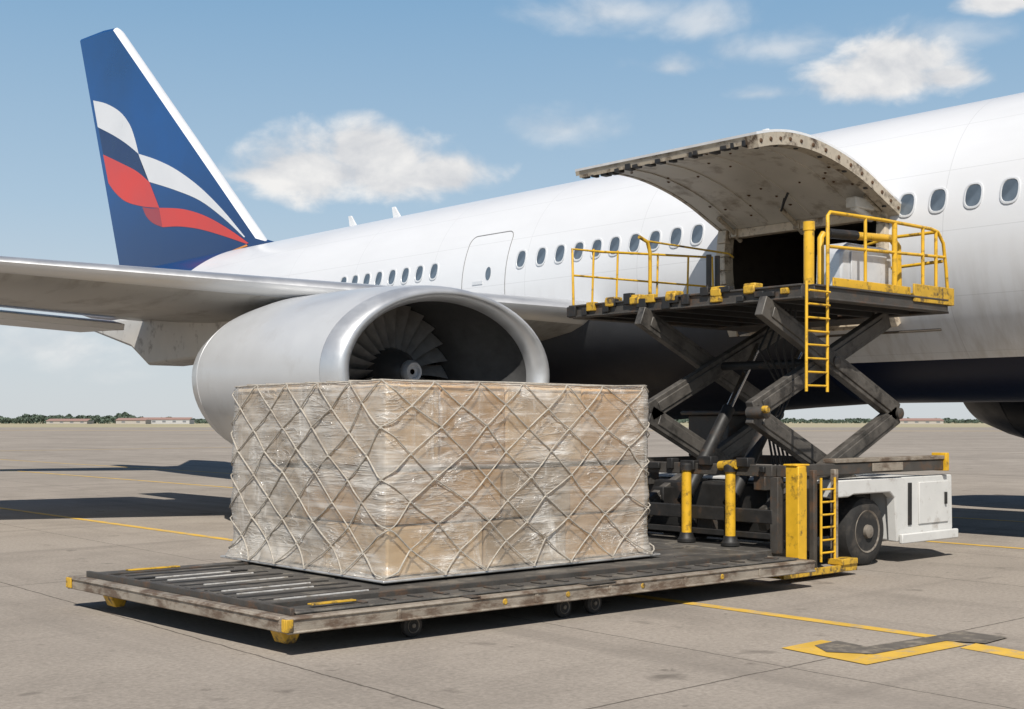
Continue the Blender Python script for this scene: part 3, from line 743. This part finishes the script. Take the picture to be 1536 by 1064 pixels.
def wheel(parent, c, ax, r, w, rimc=None, nm='wheel'):
    rimc = rimc or MT['rim_wheel']
    c = V(c); ax = V(ax).normalized()
    b = MB(); b.lathe(c-ax*w/2, ax, [(.02*w,r*.60),(0,r*.66),(.02*w,r*.86),(.12*w,r*.97),(.28*w,r),(.72*w,r),(.88*w,r*.97),(.98*w,r*.86),(w,r*.66),(.98*w,r*.60)], 36)
    t = b.build(nm, MT['rubber'], parent, smooth=40)
    k = r/.39
    b = MB(); b.lathe(c-ax*(w/2+.004), ax, [(.03*k,r*.1),(.03*k,r*.34),(.07*k,r*.48),(.012*k,r*.56),(0,r*.62),(.03*k,r*.65),(w-.03*k,r*.65)], 28); b.build('rim', rimc, t, smooth=35)
    b = MB(); b.lathe(c-ax*(w/2+.04*k), ax, [(0,r*.12),(.01*k,r*.19),(.08*k,r*.22)], 16); b.build('hub', rimc, t, smooth=35)
    return t
for x in (1.16, 2.66, 3.0):
    for t in (.18, W-.2):
        p = dm(x, t, .088); wheel(dolly, p, e2d, .088, .06, MT['caster_rim_shaded'])
        b = MB(); b.box((p.x, p.y+.05, .155), (.14, .12, .02)); b.box((p.x, p.y+.05, .12), (.05, .012, .08)); b.build('caster_bracket', MT['black'], dolly, .004)

# ---------------------------------------------------------------- scissor lift loader
lift = thing('cargo_loader', (12.2, 9.4, 0), 'scissor lift cargo loader with yellow railings raised to the open cargo door', 'cargo loader')
PX0, PX1, PY0, PY1, PZ = 11.0, 13.72, 7.9, 11.3, 3.0
for a, c in (((PX0,PY0),(PX0,PY1)), ((PX1,PY0),(PX1,PY1)), ((PX0+.07,PY0),(PX1-.07,PY0)), ((PX0+.07,PY1),(PX1-.07,PY1))):
    b = MB(); b.beam((*a, PZ-.07), (*c, PZ-.07), .12, .14); b.beam((*a, PZ-.005), (*c, PZ-.005), .17, .022); b.beam((*a, PZ-.135), (*c, PZ-.135), .17, .02)
    b.build('platform_beam', MT['steel_dark'], lift, .006)
b = MB(); b.bb((PX0+.1, PY0+.1, PZ-.05), (PX1-.1, PY1-.1, PZ-.028)); b.build('platform_deck', MT['deck'], lift, .004)
for k in range(6):
    y = PY0+.45+k*.5; b = MB(); b.beam((PX0+.08, y, PZ-.1), (PX1-.08, y, PZ-.1), .07, .09); b.build('cross_member', MT['black'], lift, .005)
for k in range(7):
    y = PY0+.3+k*.45; b = MB(); b.tube([(PX0+.2, y, PZ+.005), (PX1-.2, y, PZ+.005)], .035, 10); b.build('platform_roller', MT['roller'], lift)
b = MB(); b.bb((PX1+.08, 9.55, PZ-.08), (15.2, 12.0, PZ-.04)); b.build('bridge_plate', MT['steel_dark'], lift, .006)
for y in (8.55, 9.0, 9.65, 10.2, 10.6):
    b = MB(); b.box((PX0-.02, y, PZ+.03), (.14, .16, .06)); b.box((PX0-.09, y, PZ-.01), (.03, .15, .09)); b.build('roller_guide', MT['yellow_worn'], lift, .015)
for k in range(18):
    y = PY0+.2+k*.185+rnd.uniform(-.05,.05); b = MB(); b.box((PX0-.06, y, PZ-.06-rnd.uniform(-.08,.06)), (.08, rnd.uniform(.05,.16), rnd.uniform(.05,.13))); b.build('edge_block', MT['black'] if k % 5 else MT['yellow_worn'], lift, .008)
RZ = PZ+.78
def rail(pts_list, mt, nm, r=.024):
    b = MB()
    for pts in pts_list: b.tube(pts, r, 10)
    return b.build(nm, mt, lift, smooth=50)
yr = PY0-.02
ends = [(PX1-.35, yr, RZ+.02), (PX1-.2, yr, RZ+.0), (PX1-.08, yr, RZ-.12), (PX1-.02, yr, RZ-.4), (PX1+.02, yr, PZ+.06)]
rail([[(11.36, yr, PZ+.02), (11.36, yr, RZ-.04), (11.40, yr, RZ), (12.4, yr, RZ+.02)]+ends], MT['yellow'], 'railing', .02)
rail([[(11.36, yr, PZ+.42), (PX1-.06, yr, PZ+.5)]], MT['yellow'], 'middle_rail', .018)
for x, r_ in ((12.05, .018), (12.62, .030), (13.2, .02), (13.48, .02)):
    rail([[(x, yr, PZ), (x, yr, RZ+.01)]], MT['yellow'], 'railing_post', r_)
rail([[(PX1-.2, yr, RZ), (PX1-.2, yr+.6, RZ), (PX1-.1, yr+1.1, RZ-.05), (PX1-.1, yr+1.1, PZ)], [(PX1-.1, yr, PZ+.45), (PX1-.1, yr+1.1, PZ+.42)]], MT['yellow'], 'end_railing', .02)
b = MB(); b.bb((11.42, yr-.03, PZ+.01), (12.9, yr-.012, PZ+.10)); b.build('toe_board', MT['yellow'], lift, .005)
b = MB(); b.bb((12.92, yr-.06, PZ-.06), (PX1+.06, yr-.04, PZ+.14)); b.bb((PX1+.04, yr-.04, PZ-.06), (PX1+.065, yr+.7, PZ+.13)); b.build('toe_board', MT['yellow_worn'], lift, .006)
b = MB(); b.tube([(11.13, 7.95, PZ-.02), (11.13, 7.95, PZ+.58)], .055, 14); b.tube([(11.13, 7.95, PZ+.57), (11.13, 7.95, PZ+.66)], .062, 14); b.build('corner_post', MT['yellow'], lift, smooth=40)
b = MB(); b.tube([(11.55, 8.1, PZ), (11.55, 8.1, PZ+.55), (11.60, 8.1, PZ+.60)], .036, 12); b.build('guard_post', MT['yellow'], lift, smooth=40)
b = MB(); b.tube([(12.1, 8.06, PZ+.62), (12.85, 8.06, PZ+.66), (12.96, 8.06, PZ+.58), (12.98, 8.06, PZ)], .045, 12); b.build('guard_hoop', MT['yellow'], lift, smooth=40)
b = MB(); b.tube([(11.62, 8.06, PZ+.60), (12.14, 8.06, PZ+.625)], .052, 14); b.build('padded_bar', MT['black'], lift, smooth=40)
b = MB(); b.prism([(11.98, 8.14, PZ), (13.0, 8.14, PZ), (12.98, 8.14, PZ+.48), (12.90, 8.14, PZ+.56), (12.12, 8.14, PZ+.56), (12.0, 8.14, PZ+.46)], (0, .34, 0))
con = b.build('control_console', MT['console'], lift, .03)
b = MB(); b.bb((12.15, 8.122, PZ+.14), (12.85, 8.136, PZ+.46)); b.build('console_panel', MT['console'], con, .006)
b = MB(); b.tube([(13.4, 8.6, PZ), (13.4, 8.6, PZ+.66)], .05, 12); b.box((13.4, 8.8, PZ+.3), (.2, .2, .5)); b.build('hydraulic_box', MT['steel_dark'], lift, .01)
yl_ = PY1; z1 = PZ+.70
rail([[(11.0, yl_, PZ), (10.98, yl_, z1), (11.5, yl_, z1+.01), (12.05, yl_, z1+.04), (13.62, yl_, z1+.12), (13.66, yl_, PZ)]], MT['yellow'], 'railing', .016)
rail([[(11.0, yl_, PZ+.38), (13.64, yl_, PZ+.42)]], MT['yellow'], 'middle_rail', .013)
for x in (11.32, 11.75, 12.5, 13.1): rail([[(x, yl_, PZ), (x+.03, yl_, z1+.02+(x-11)*.04)]], MT['yellow'], 'railing_post', .014)
rail([[(12.05, yl_-.3, PZ), (12.05, yl_-.3, PZ+.72), (12.0, yl_-.3, PZ+.85), (11.85, yl_-.3, PZ+.9)]], MT['yellow'], 'railing_post', .024)
rail([[(11.95, yl_-.3, PZ+.86), (13.6, yl_-.3, PZ+.84), (13.7, yl_-.3, PZ+.8)]], MT['yellow_worn'], 'railing', .013)
for x in (12.95, 13.12): rail([[(x, yl_-.5, PZ), (x, yl_-.5, PZ+.75)]], MT['steel_dark'], 'stop_post', .035)
b = MB(); lx0, lx1 = 10.82, 11.18
for x in (lx0, lx1): b.tube([(x+.06, PY0-.1, PZ+.02), (x, PY0-.14, 1.9)], .016, 8)
for k in range(8):
    z = 1.96+k*.138; o = .06*(z-1.9)/1.1; b.tube([(lx0+o, PY0-.135, z), (lx1+o, PY0-.135, z)], .011, 8)
b.build('ladder', MT['yellow'], lift, smooth=50)
for y, sgy in ((8.3, 1), (10.0, -1)):
    for i, (p, q) in enumerate((((10.78, 2.80), (13.3, 1.70)), ((13.3, 2.80), (10.78, 1.70)), ((10.78, 1.68), (13.3, .56)), ((13.3, 1.68), (10.78, .56)))):
        yy = y + (0 if i in (0, 3) else .12*sgy)
        b = MB(); b.beam((p[0], yy, p[1]), (q[0], yy, q[1]), .10, .22)
        d = (V((q[0],0,q[1]))-V((p[0],0,p[1]))).normalized()
        b.beam(V((p[0], yy-.055, p[1]))+d*.15, V((q[0], yy-.055, q[1]))-d*.15, .02, .12)
        b.build('scissor_arm', MT['arm'], lift, .012)
    for x, z in ((12.04, 2.25), (12.04, 1.12), (10.78, 1.69), (13.3, 1.69)):
        b = MB(); b.lathe((x, y-.09, z), (0,1,0), [(0,.05),(.01,.065),(.24,.065)], 16); b.build('pivot_pin', MT['steel_dark'], lift, smooth=40)
b = MB(); b.tube([(12.04, 8.3, 2.25), (12.04, 10.0, 2.25)], .05, 14); b.build('cross_tube', MT['black'], lift, smooth=40)
b = MB(); b.lathe((10.70, 8.14, 1.72), (0,1,0), [(0,.03),(.01,.04),(.06,.04)], 14); b.build('pivot_cap', MT['yellow_worn'], lift)
for y in (8.85, 9.5):
    b = MB(); b.tube([(10.95, y, .7), (11.75, y, 1.75)], .075, 14); cyl = b.build('hydraulic_cylinder', MT['black'], lift, smooth=40)
    b = MB(); b.tube([(11.75, y, 1.75), (12.3, y, 2.5)], .04, 12); b.build('rod', MT['chrome'], cyl, smooth=40)
for k in range(5):
    y = 8.6+k*.08; b = MB()
    b.tube([(11.7+.03*k, y, 1.1), (11.55+.05*k, y+.05, 1.6), (11.9+.03*k, y+.08, 2.0), (11.75-.04*k, y+.02, 2.4), (11.8+.02*k, y, 2.85)], .014, 6); b.build('hose', MT['hose'], lift, smooth=50)
BX0, BX1, BY0, BY1 = 10.75, 13.85, 8.02, 10.9
for a, c in (((BX0,BY0),(BX1,BY0)), ((BX0,BY1),(BX1,BY1)), ((BX0,BY0+.07),(BX0,BY1-.07)), ((BX1,BY0+.07),(BX1,BY1-.07))):
    b = MB(); b.beam((*a, 1.09), (*c, 1.09), .11, .12)
    b.build('base_beam', MT['steel_dark'], lift, .008)
b = MB(); b.beam((BX0, BY0+.07, .62), (BX0, BY1-.07, .62), .11, .14); b.build('base_beam', MT['black'], lift, .008)
for k in range(11):
    y = 8.2+k*.25; b = MB(); b.box((BX0-.03, y, 1.13+rnd.uniform(-.03,.05)), (.12, rnd.uniform(.06,.2), rnd.uniform(.06,.12))); b.build('edge_block', MT['black'], lift, .01)
for k in range(9):
    b = MB(); b.box((10.9+rnd.uniform(0,.5), 8.3+k*.28, rnd.uniform(.45,.95)), (rnd.uniform(.1,.3), rnd.uniform(.1,.25), rnd.uniform(.08,.3))); b.build('pump_block', MT['steel_dark' if k % 2 else 'black'], lift, .012)
b = MB(); b.bb((11.6, BY0-.07, 1.155), (13.84, BY0+.09, 1.20)); b.build('top_rail', MT['frame_metal'], lift, .006)
b = MB(); b.bb((12.3, BY0-.075, 1.05), (12.9, BY0-.058, 1.14)); b.build('side_plate', MT['frame_metal'], lift, .004)
b = MB(); b.bb((13.79, BY0-.09, 1.02), (13.86, BY0+.1, 1.23)); b.build('rail_end', MT['yellow'], lift, .006)
b = MB(); b.bb((11.25, 8.55, .3), (12.8, 10.6, .92)); b.build('engine_bay', MT['black'], lift, .03)
b = MB(); b.bb((12.6, 10.2, 1.15), (13.3, 10.85, 1.68)); b.bb((12.5, 10.1, 1.68), (13.4, 10.9, 1.73)); b.build('power_unit', MT['steel_dark'], lift, .02)
for x, y in ((BX0,BY0+.05),(BX0,BY1-.05),(BX1-.02,BY1-.05),(11.2,BY0+.02)):
    b = MB(); b.beam((x, y, .25), (x, y, 1.03), .1, .1); b.build('frame_leg', MT['steel_dark'], lift, .006)
b = MB(); b.beam((BX0-.02, BY0+.1, .42), (BX0-.02, BY1-.1, .42), .05, .06); b.build('cross_bar', MT['black'], lift, .006)
b = MB(); b.beam((10.70, 7.80, .06), (10.70, 7.80, 1.15), .16, .13); b.beam((10.81, 7.80, .06), (10.81, 7.80, 1.15), .05, .09); b.bb((10.62, 7.73, 1.15), (10.84, 7.90, 1.17))
b.build('guide_post', MT['yellow'], lift, .01)
for y in (8.60, 9.20):
    b = MB(); b.tube([(10.66, y, .36), (10.66, y, 1.07)], .054, 16); gp = b.build('guide_post', MT['yellow'], lift, smooth=40)
    b = MB(); b.lathe((10.66, y, .30), (0,0,1), [(0,.1),(.03,.1),(.05,.08),(.1,.07)], 16); b.build('post_foot', MT['black'], gp, smooth=40)
    b = MB(); b.lathe((10.66, y, 1.07), (0,0,1), [(0,.07),(.06,.07),(.08,.05)], 16); b.build('post_collar', MT['black'], gp, smooth=40)
b = MB(); b.tube([(10.66, 8.74, 1.13), (10.66, 8.52, 1.15)], .05, 12); b.build('roller_guide', MT['yellow_worn'], lift)
b = MB(); b.bb((10.34, 7.68, .05), (11.6, 7.72, .12)); b.bb((10.34, 7.72, .05), (11.6, 7.92, .07)); b.bb((11.3, 7.66, .12), (11.58, 7.84, .18)); b.build('foot_plate', MT['yellow_worn'], lift, .006)
for x in (11.05, 11.42):
    b = MB(); b.beam((x, 7.84, .1), (x, 7.84, 1.1), .06, .06); b.build('frame_leg', MT['steel_dark'] if x < 11.2 else MT['frame_metal'], lift, .006)
b = MB()
for x in (11.10, 11.34): b.tube([(x, 7.78, .16), (x, 7.78, 1.02)], .014, 8)
for k in range(6): b.tube([(11.10, 7.78, .25+k*.13), (11.34, 7.78, .25+k*.13)], .011, 8)
b.build('step_ladder', MT['yellow'], lift, smooth=50)
b = MB(); b.bb((10.4, 8.1, .2), (11.2, 10.8, .29)); b.build('lower_deck', MT['deck'], lift, .01)
# white chassis body with square wheel arch
WX, WR = 12.40, .38
XE = 14.06
body = [(12.86, .24), (XE-.06, .24), (XE, .34), (XE-.02, .97), (11.60, .97), (11.60, .78), (11.92, .78), (12.02, .805), (12.72, .805), (12.82, .74)]
b = MB(); b.prism([(x, 8.0, z) for x, z in body], (0, .12, 0)); bd = b.build('body_panel', MT['white_body'], lift, .015)
b = MB(); b.bb((12.88, 8.121, .24), (XE-.02, 10.8, .95)); b.build('rear_housing', MT['white_body'], lift, .03)
b = MB(); b.bb((13.30, 7.985, .42), (13.94, 7.999, .90)); pdn = b.build('access_panel', MT['white_body'], lift, .006)
b = MB(); b.box((13.86, 7.975, .70), (.03, .03, .14)); b.build('panel_handle', MT['black'], pdn, .003)
b = MB(); b.bb((12.88, 7.94, .22), (XE+.03, 7.99, .33)); b.build('bumper', MT['white_body'], lift, .012)
b = MB(); b.bb((13.08, 7.985, .42), (13.15, 7.999, .90)); b.build('vent_slot', MT['black'], lift, .004)
b = MB(); b.bb((11.62, 8.121, .93), (12.87, 10.8, .965)); b.build('deck_cover', MT['white_body'], lift, .01)
for y, a in ((8.22, 1), (10.7, -1)):
    wheel(lift, (WX, y, WR), (0, a, 0), WR, .28)
wheel(lift, (11.0, 10.5, .27), (0, -1, 0), .27, .2)
b = MB(); b.tube([(WX, 8.38, WR), (WX, 10.6, WR)], .07, 10); b.build('axle', MT['black'], lift)

# ---------------------------------------------------------------- far edge of the airfield
def wood(px0, px1, D, h0, h1, n, label):
    b = MB(); r = random.Random(int(px0+D))
    for i in range(n):
        px = r.uniform(px0, px1); d = D+r.uniform(-25, 25)
        env = h0+(h1-h0)*max(0, .5+.9*noise.noise(V((px*.03, D*.1, 0)))+.45*noise.noise(V((px*.12, 2, 0))))
        z = env*r.random()**.6; c = dep(px, d, z)
        s_ = r.uniform(.4, 1.1); u = V((r.gauss(0,1), r.gauss(0,1), r.gauss(0,1))).normalized(); w = u.cross(V((r.gauss(0,1), r.gauss(0,1), r.gauss(0,1)))).normalized()
        b.add([c-u*s_-w*s_*.6, c+u*s_-w*s_*.5, c+u*s_*.8+w*s_*.7, c-u*s_*.7+w*s_*.8], [(0,1,2,3)])
    o = b.build('distant_wood', MT['wood'], smooth=0, recalc=False, org=dep((px0+px1)/2, D, 0)); o['kind'] = 'stuff'; o['label'] = label; o['category'] = 'trees'
wood(-260, 215, 880, 3.0, 7.0, 9000, 'long low hazy green wood on the horizon left of the engine')
wood(215, 420, 940, 1.5, 4.2, 3000, 'thin low line of bushes on the horizon behind the longest shed')
wood(960, 1700, 1000, 1.5, 4.5, 7000, 'faint green treeline on the horizon under the airplane belly')
def shed(px, D, w, h, d, label, wm, grp=None):
    c = dep(px, D, 0); t = thing('airfield_shed', c, label, 'building', grp)
    def pt(a, dd, z): return c + rt*a + fw*dd + V((0,0,z))
    b = MB(); b.prism([pt(-w/2,0,0), pt(w/2,0,0), pt(w/2,0,h), pt(-w/2,0,h)], fw*d); b.build('wall', wm, t, smooth=0)
    b = MB(); b.prism([pt(-w/2-.4,-.4,h+.02), pt(w/2+.4,-.4,h+.02), pt(w/2+.4,d/2,h+1.2), pt(-w/2-.4,d/2,h+1.2)], fw*.4+V((0,0,.15))); b.build('roof', MT['broof'], t, smooth=0)
    nw = max(2, int(w/6))
    for k in range(nw):
        a = -w/2+(k+.5)*w/nw; b = MB(); b.prism([pt(a-1,-.05,h*.35), pt(a+1,-.05,h*.35), pt(a+1,-.05,h*.75), pt(a-1,-.05,h*.75)], fw*.04); b.build('window', MT['bwin'], t, smooth=0)
shed(100, 760, 24, 1.7, 12, 'low tan shed on the horizon at the far left', MT['bwall2'])
shed(196, 740, 17, 2.1, 12, 'pale low shed on the horizon between the tan shed and the longest shed', MT['bwall2'])
shed(246, 760, 30, 2.5, 12, 'longest pale shed on the horizon just left of the engine', MT['bwall'])
shed(1375, 720, 30, 1.9, 12, 'low pale shed on the horizon right of the loader', MT['bwall2'])
vp = dep(1072, 170, 0)
van = thing('service_van', vp, 'small distant white and red service van seen below the airplane belly', 'van')
def vpnt(a, d, z): return vp+rt*a+fw*d+V((0,0,z))
b = MB(); b.prism([vpnt(x, 0, z) for x, z in ((-2.5,.35),(2.4,.35),(2.5,.9),(1.9,1.05),(1.3,1.75),(-2.4,1.85),(-2.55,1.2))], fw*1.8); b.build('body', MT['plainwhite'], van, .05)
b = MB(); b.prism([vpnt(x, -.02, z) for x, z in ((.5,1.1),(1.7,1.1),(1.2,1.65),(.5,1.68))], fw*.015); b.build('window', MT['bwin'], van)
b = MB(); b.prism([vpnt(x, -.02, z) for x, z in ((-2.4,.6),(2.3,.6),(2.3,.85),(-2.4,.85))], fw*.015); b.build('red_stripe', MT['fin_red'], van)
for a in (-1.6, 1.5): wheel(van, vpnt(a, .05, .35), fw, .35, .2)

# ---------------------------------------------------------------- light, sky, camera
SX, SY = .60, .62
sdir = V((SX, SY, -1.0))
sl = bpy.data.lights.new('sun', 'SUN'); sl.energy = 5.0; sl.angle = R(.5); sl.color = (1, .95, .875)
so = bpy.data.objects.new('sun', sl); COL.objects.link(so); so.rotation_euler = sdir.to_track_quat('-Z', 'Y').to_euler(); so.location = (-20, -20, 30)
el = math.atan2(1.0, math.hypot(SX, SY))
W_ = bpy.data.worlds.new('World'); S.world = W_; W_.use_nodes = True
nt = W_.node_tree; bg = nt.nodes['Background']; bg.inputs['Strength'].default_value = .1
sky = nt.nodes.new('ShaderNodeTexSky'); sky.sky_type = 'NISHITA'; sky.sun_disc = False
sky.sun_elevation = el; sky.sun_rotation = math.atan2(-SX, -SY); sky.air_density = 1.0; sky.dust_density = .8; sky.ozone_density = 1.5
tc = nt.nodes.new('ShaderNodeTexCoord').outputs['Generated']
sp = nt.nodes.new('ShaderNodeSeparateXYZ'); nt.links.new(tc, sp.inputs[0])
az = mth(nt, 'ARCTAN2', sp.outputs[0], sp.outputs[1]); elv = mth(nt, 'ARCSINE', sp.outputs[2])
nv = mapping(nt, tc, (1, 1, 1.6)); n1 = ntex(nt, nv, 15, 9, .54, .2)
nv2 = nt.nodes.new('ShaderNodeVectorMath'); nv2.operation = 'ADD'; nt.links.new(nv, nv2.inputs[0]); nv2.inputs[1].default_value = (-.005, -.006, .02)
n2 = ntex(nt, nv2.outputs[0], 15, 9, .54, .2)
def cloudset(lst, amp):
    E = None
    for px, py, hw, hh, op in lst:
        a = ray(px); d = V((a[0], a[1], (632-py)/F)); A_ = math.atan2(d.x, d.y); El = math.atan2(d.z, math.hypot(d.x, d.y))
        du = mth(nt, 'DIVIDE', mth(nt, 'SUBTRACT', az, A_), hw/F); dv = mth(nt, 'DIVIDE', mth(nt, 'SUBTRACT', elv, El), hh/F)
        dv = mth(nt, 'MAXIMUM', dv, mth(nt, 'MULTIPLY', dv, -1.5))
        dd = mth(nt, 'SQRT', mth(nt, 'ADD', mth(nt, 'MULTIPLY', du, du), mth(nt, 'MULTIPLY', dv, dv)))
        e = mth(nt, 'ADD', mth(nt, 'SUBTRACT', 1.0, dd), op)
        E = e if E is None else mth(nt, 'MAXIMUM', E, e)
    return mth(nt, 'ADD', E, mth(nt, 'MULTIPLY', mth(nt, 'SUBTRACT', n1, .5), amp)), E
thick, E1 = cloudset([(560, 264, 200, 68, .12), (565, 238, 125, 66, .2), (480, 262, 125, 50, .14), (655, 266, 125, 48, .14), (415, 266, 75, 26, .04), (1345, 122, 155, 54, .1), (1350, 100, 105, 56, .16), (1420, 118, 80, 34, .1), (1510, 0, 90, 34, .1)], 2.1)
thin, E2 = cloudset([(850, 195, 120, 40, .08), (930, 20, 180, 40, 0), (1010, 103, 90, 24, 0), (1160, 74, 110, 36, 0), (1140, 142, 80, 18, -.1), (1050, 30, 110, 46, 0), (60, 520, 220, 60, -.1), (1390, 62, 130, 38, 0)], 2.8)
m1 = mrange(nt, thick, .06, .66, 0, .96, 'SMOOTHSTEP'); m2 = mrange(nt, thin, -.1, 1.3, 0, .58, 'SMOOTHSTEP')
mask = mth(nt, 'MAXIMUM', m1, m2)
lit = mth(nt, 'ADD', mrange(nt, E1, .0, .9, .74, .46), mth(nt, 'MULTIPLY', mth(nt, 'SUBTRACT', n1, n2), 3.4), clamp=True)
ccol = mixc(nt, lit, (6.3, 6.45, 6.75), (9.1, 8.95, 8.75))
cr = nt.nodes.new('ShaderNodeValToRGB'); nt.links.new(sp.outputs[2], cr.inputs[0])
stops = [(0, (.64,.68,.71)), (.08, (.565,.65,.72)), (.16, (.42,.57,.71)), (.31, (.235,.42,.63)), (.43, (.055,.14,.30)), (.7, (.018,.052,.14))]
els = cr.color_ramp.elements
els[0].position, els[0].color = stops[0][0], (*stops[0][1], 1); els[1].position, els[1].color = stops[-1][0], (*stops[-1][1], 1)
for p_, c_ in stops[1:-1]:
    e_ = els.new(p_); e_.color = (*c_, 1)
grad = mixc(nt, 1.0, cr.outputs[0], (10, 10, 10), 'MULTIPLY')
skc = mixc(nt, .9, sky.outputs[0], grad)
fc = mixc(nt, mask, skc, ccol)
nt.links.new(fc, bg.inputs['Color'])

cam = bpy.data.cameras.new('camera'); co = bpy.data.objects.new('camera', cam); COL.objects.link(co)
co.location = (0, 0, H); co.rotation_euler = (math.pi/2, 0, -TH)
cam.sensor_width = 36; cam.lens = F/1536*36; cam.shift_y = 100/1536; cam.clip_end = 12000; cam.clip_start = .05
S.camera = co
S.view_settings.view_transform = 'Standard'; S.view_settings.look = 'None'; S.view_settings.exposure = 0
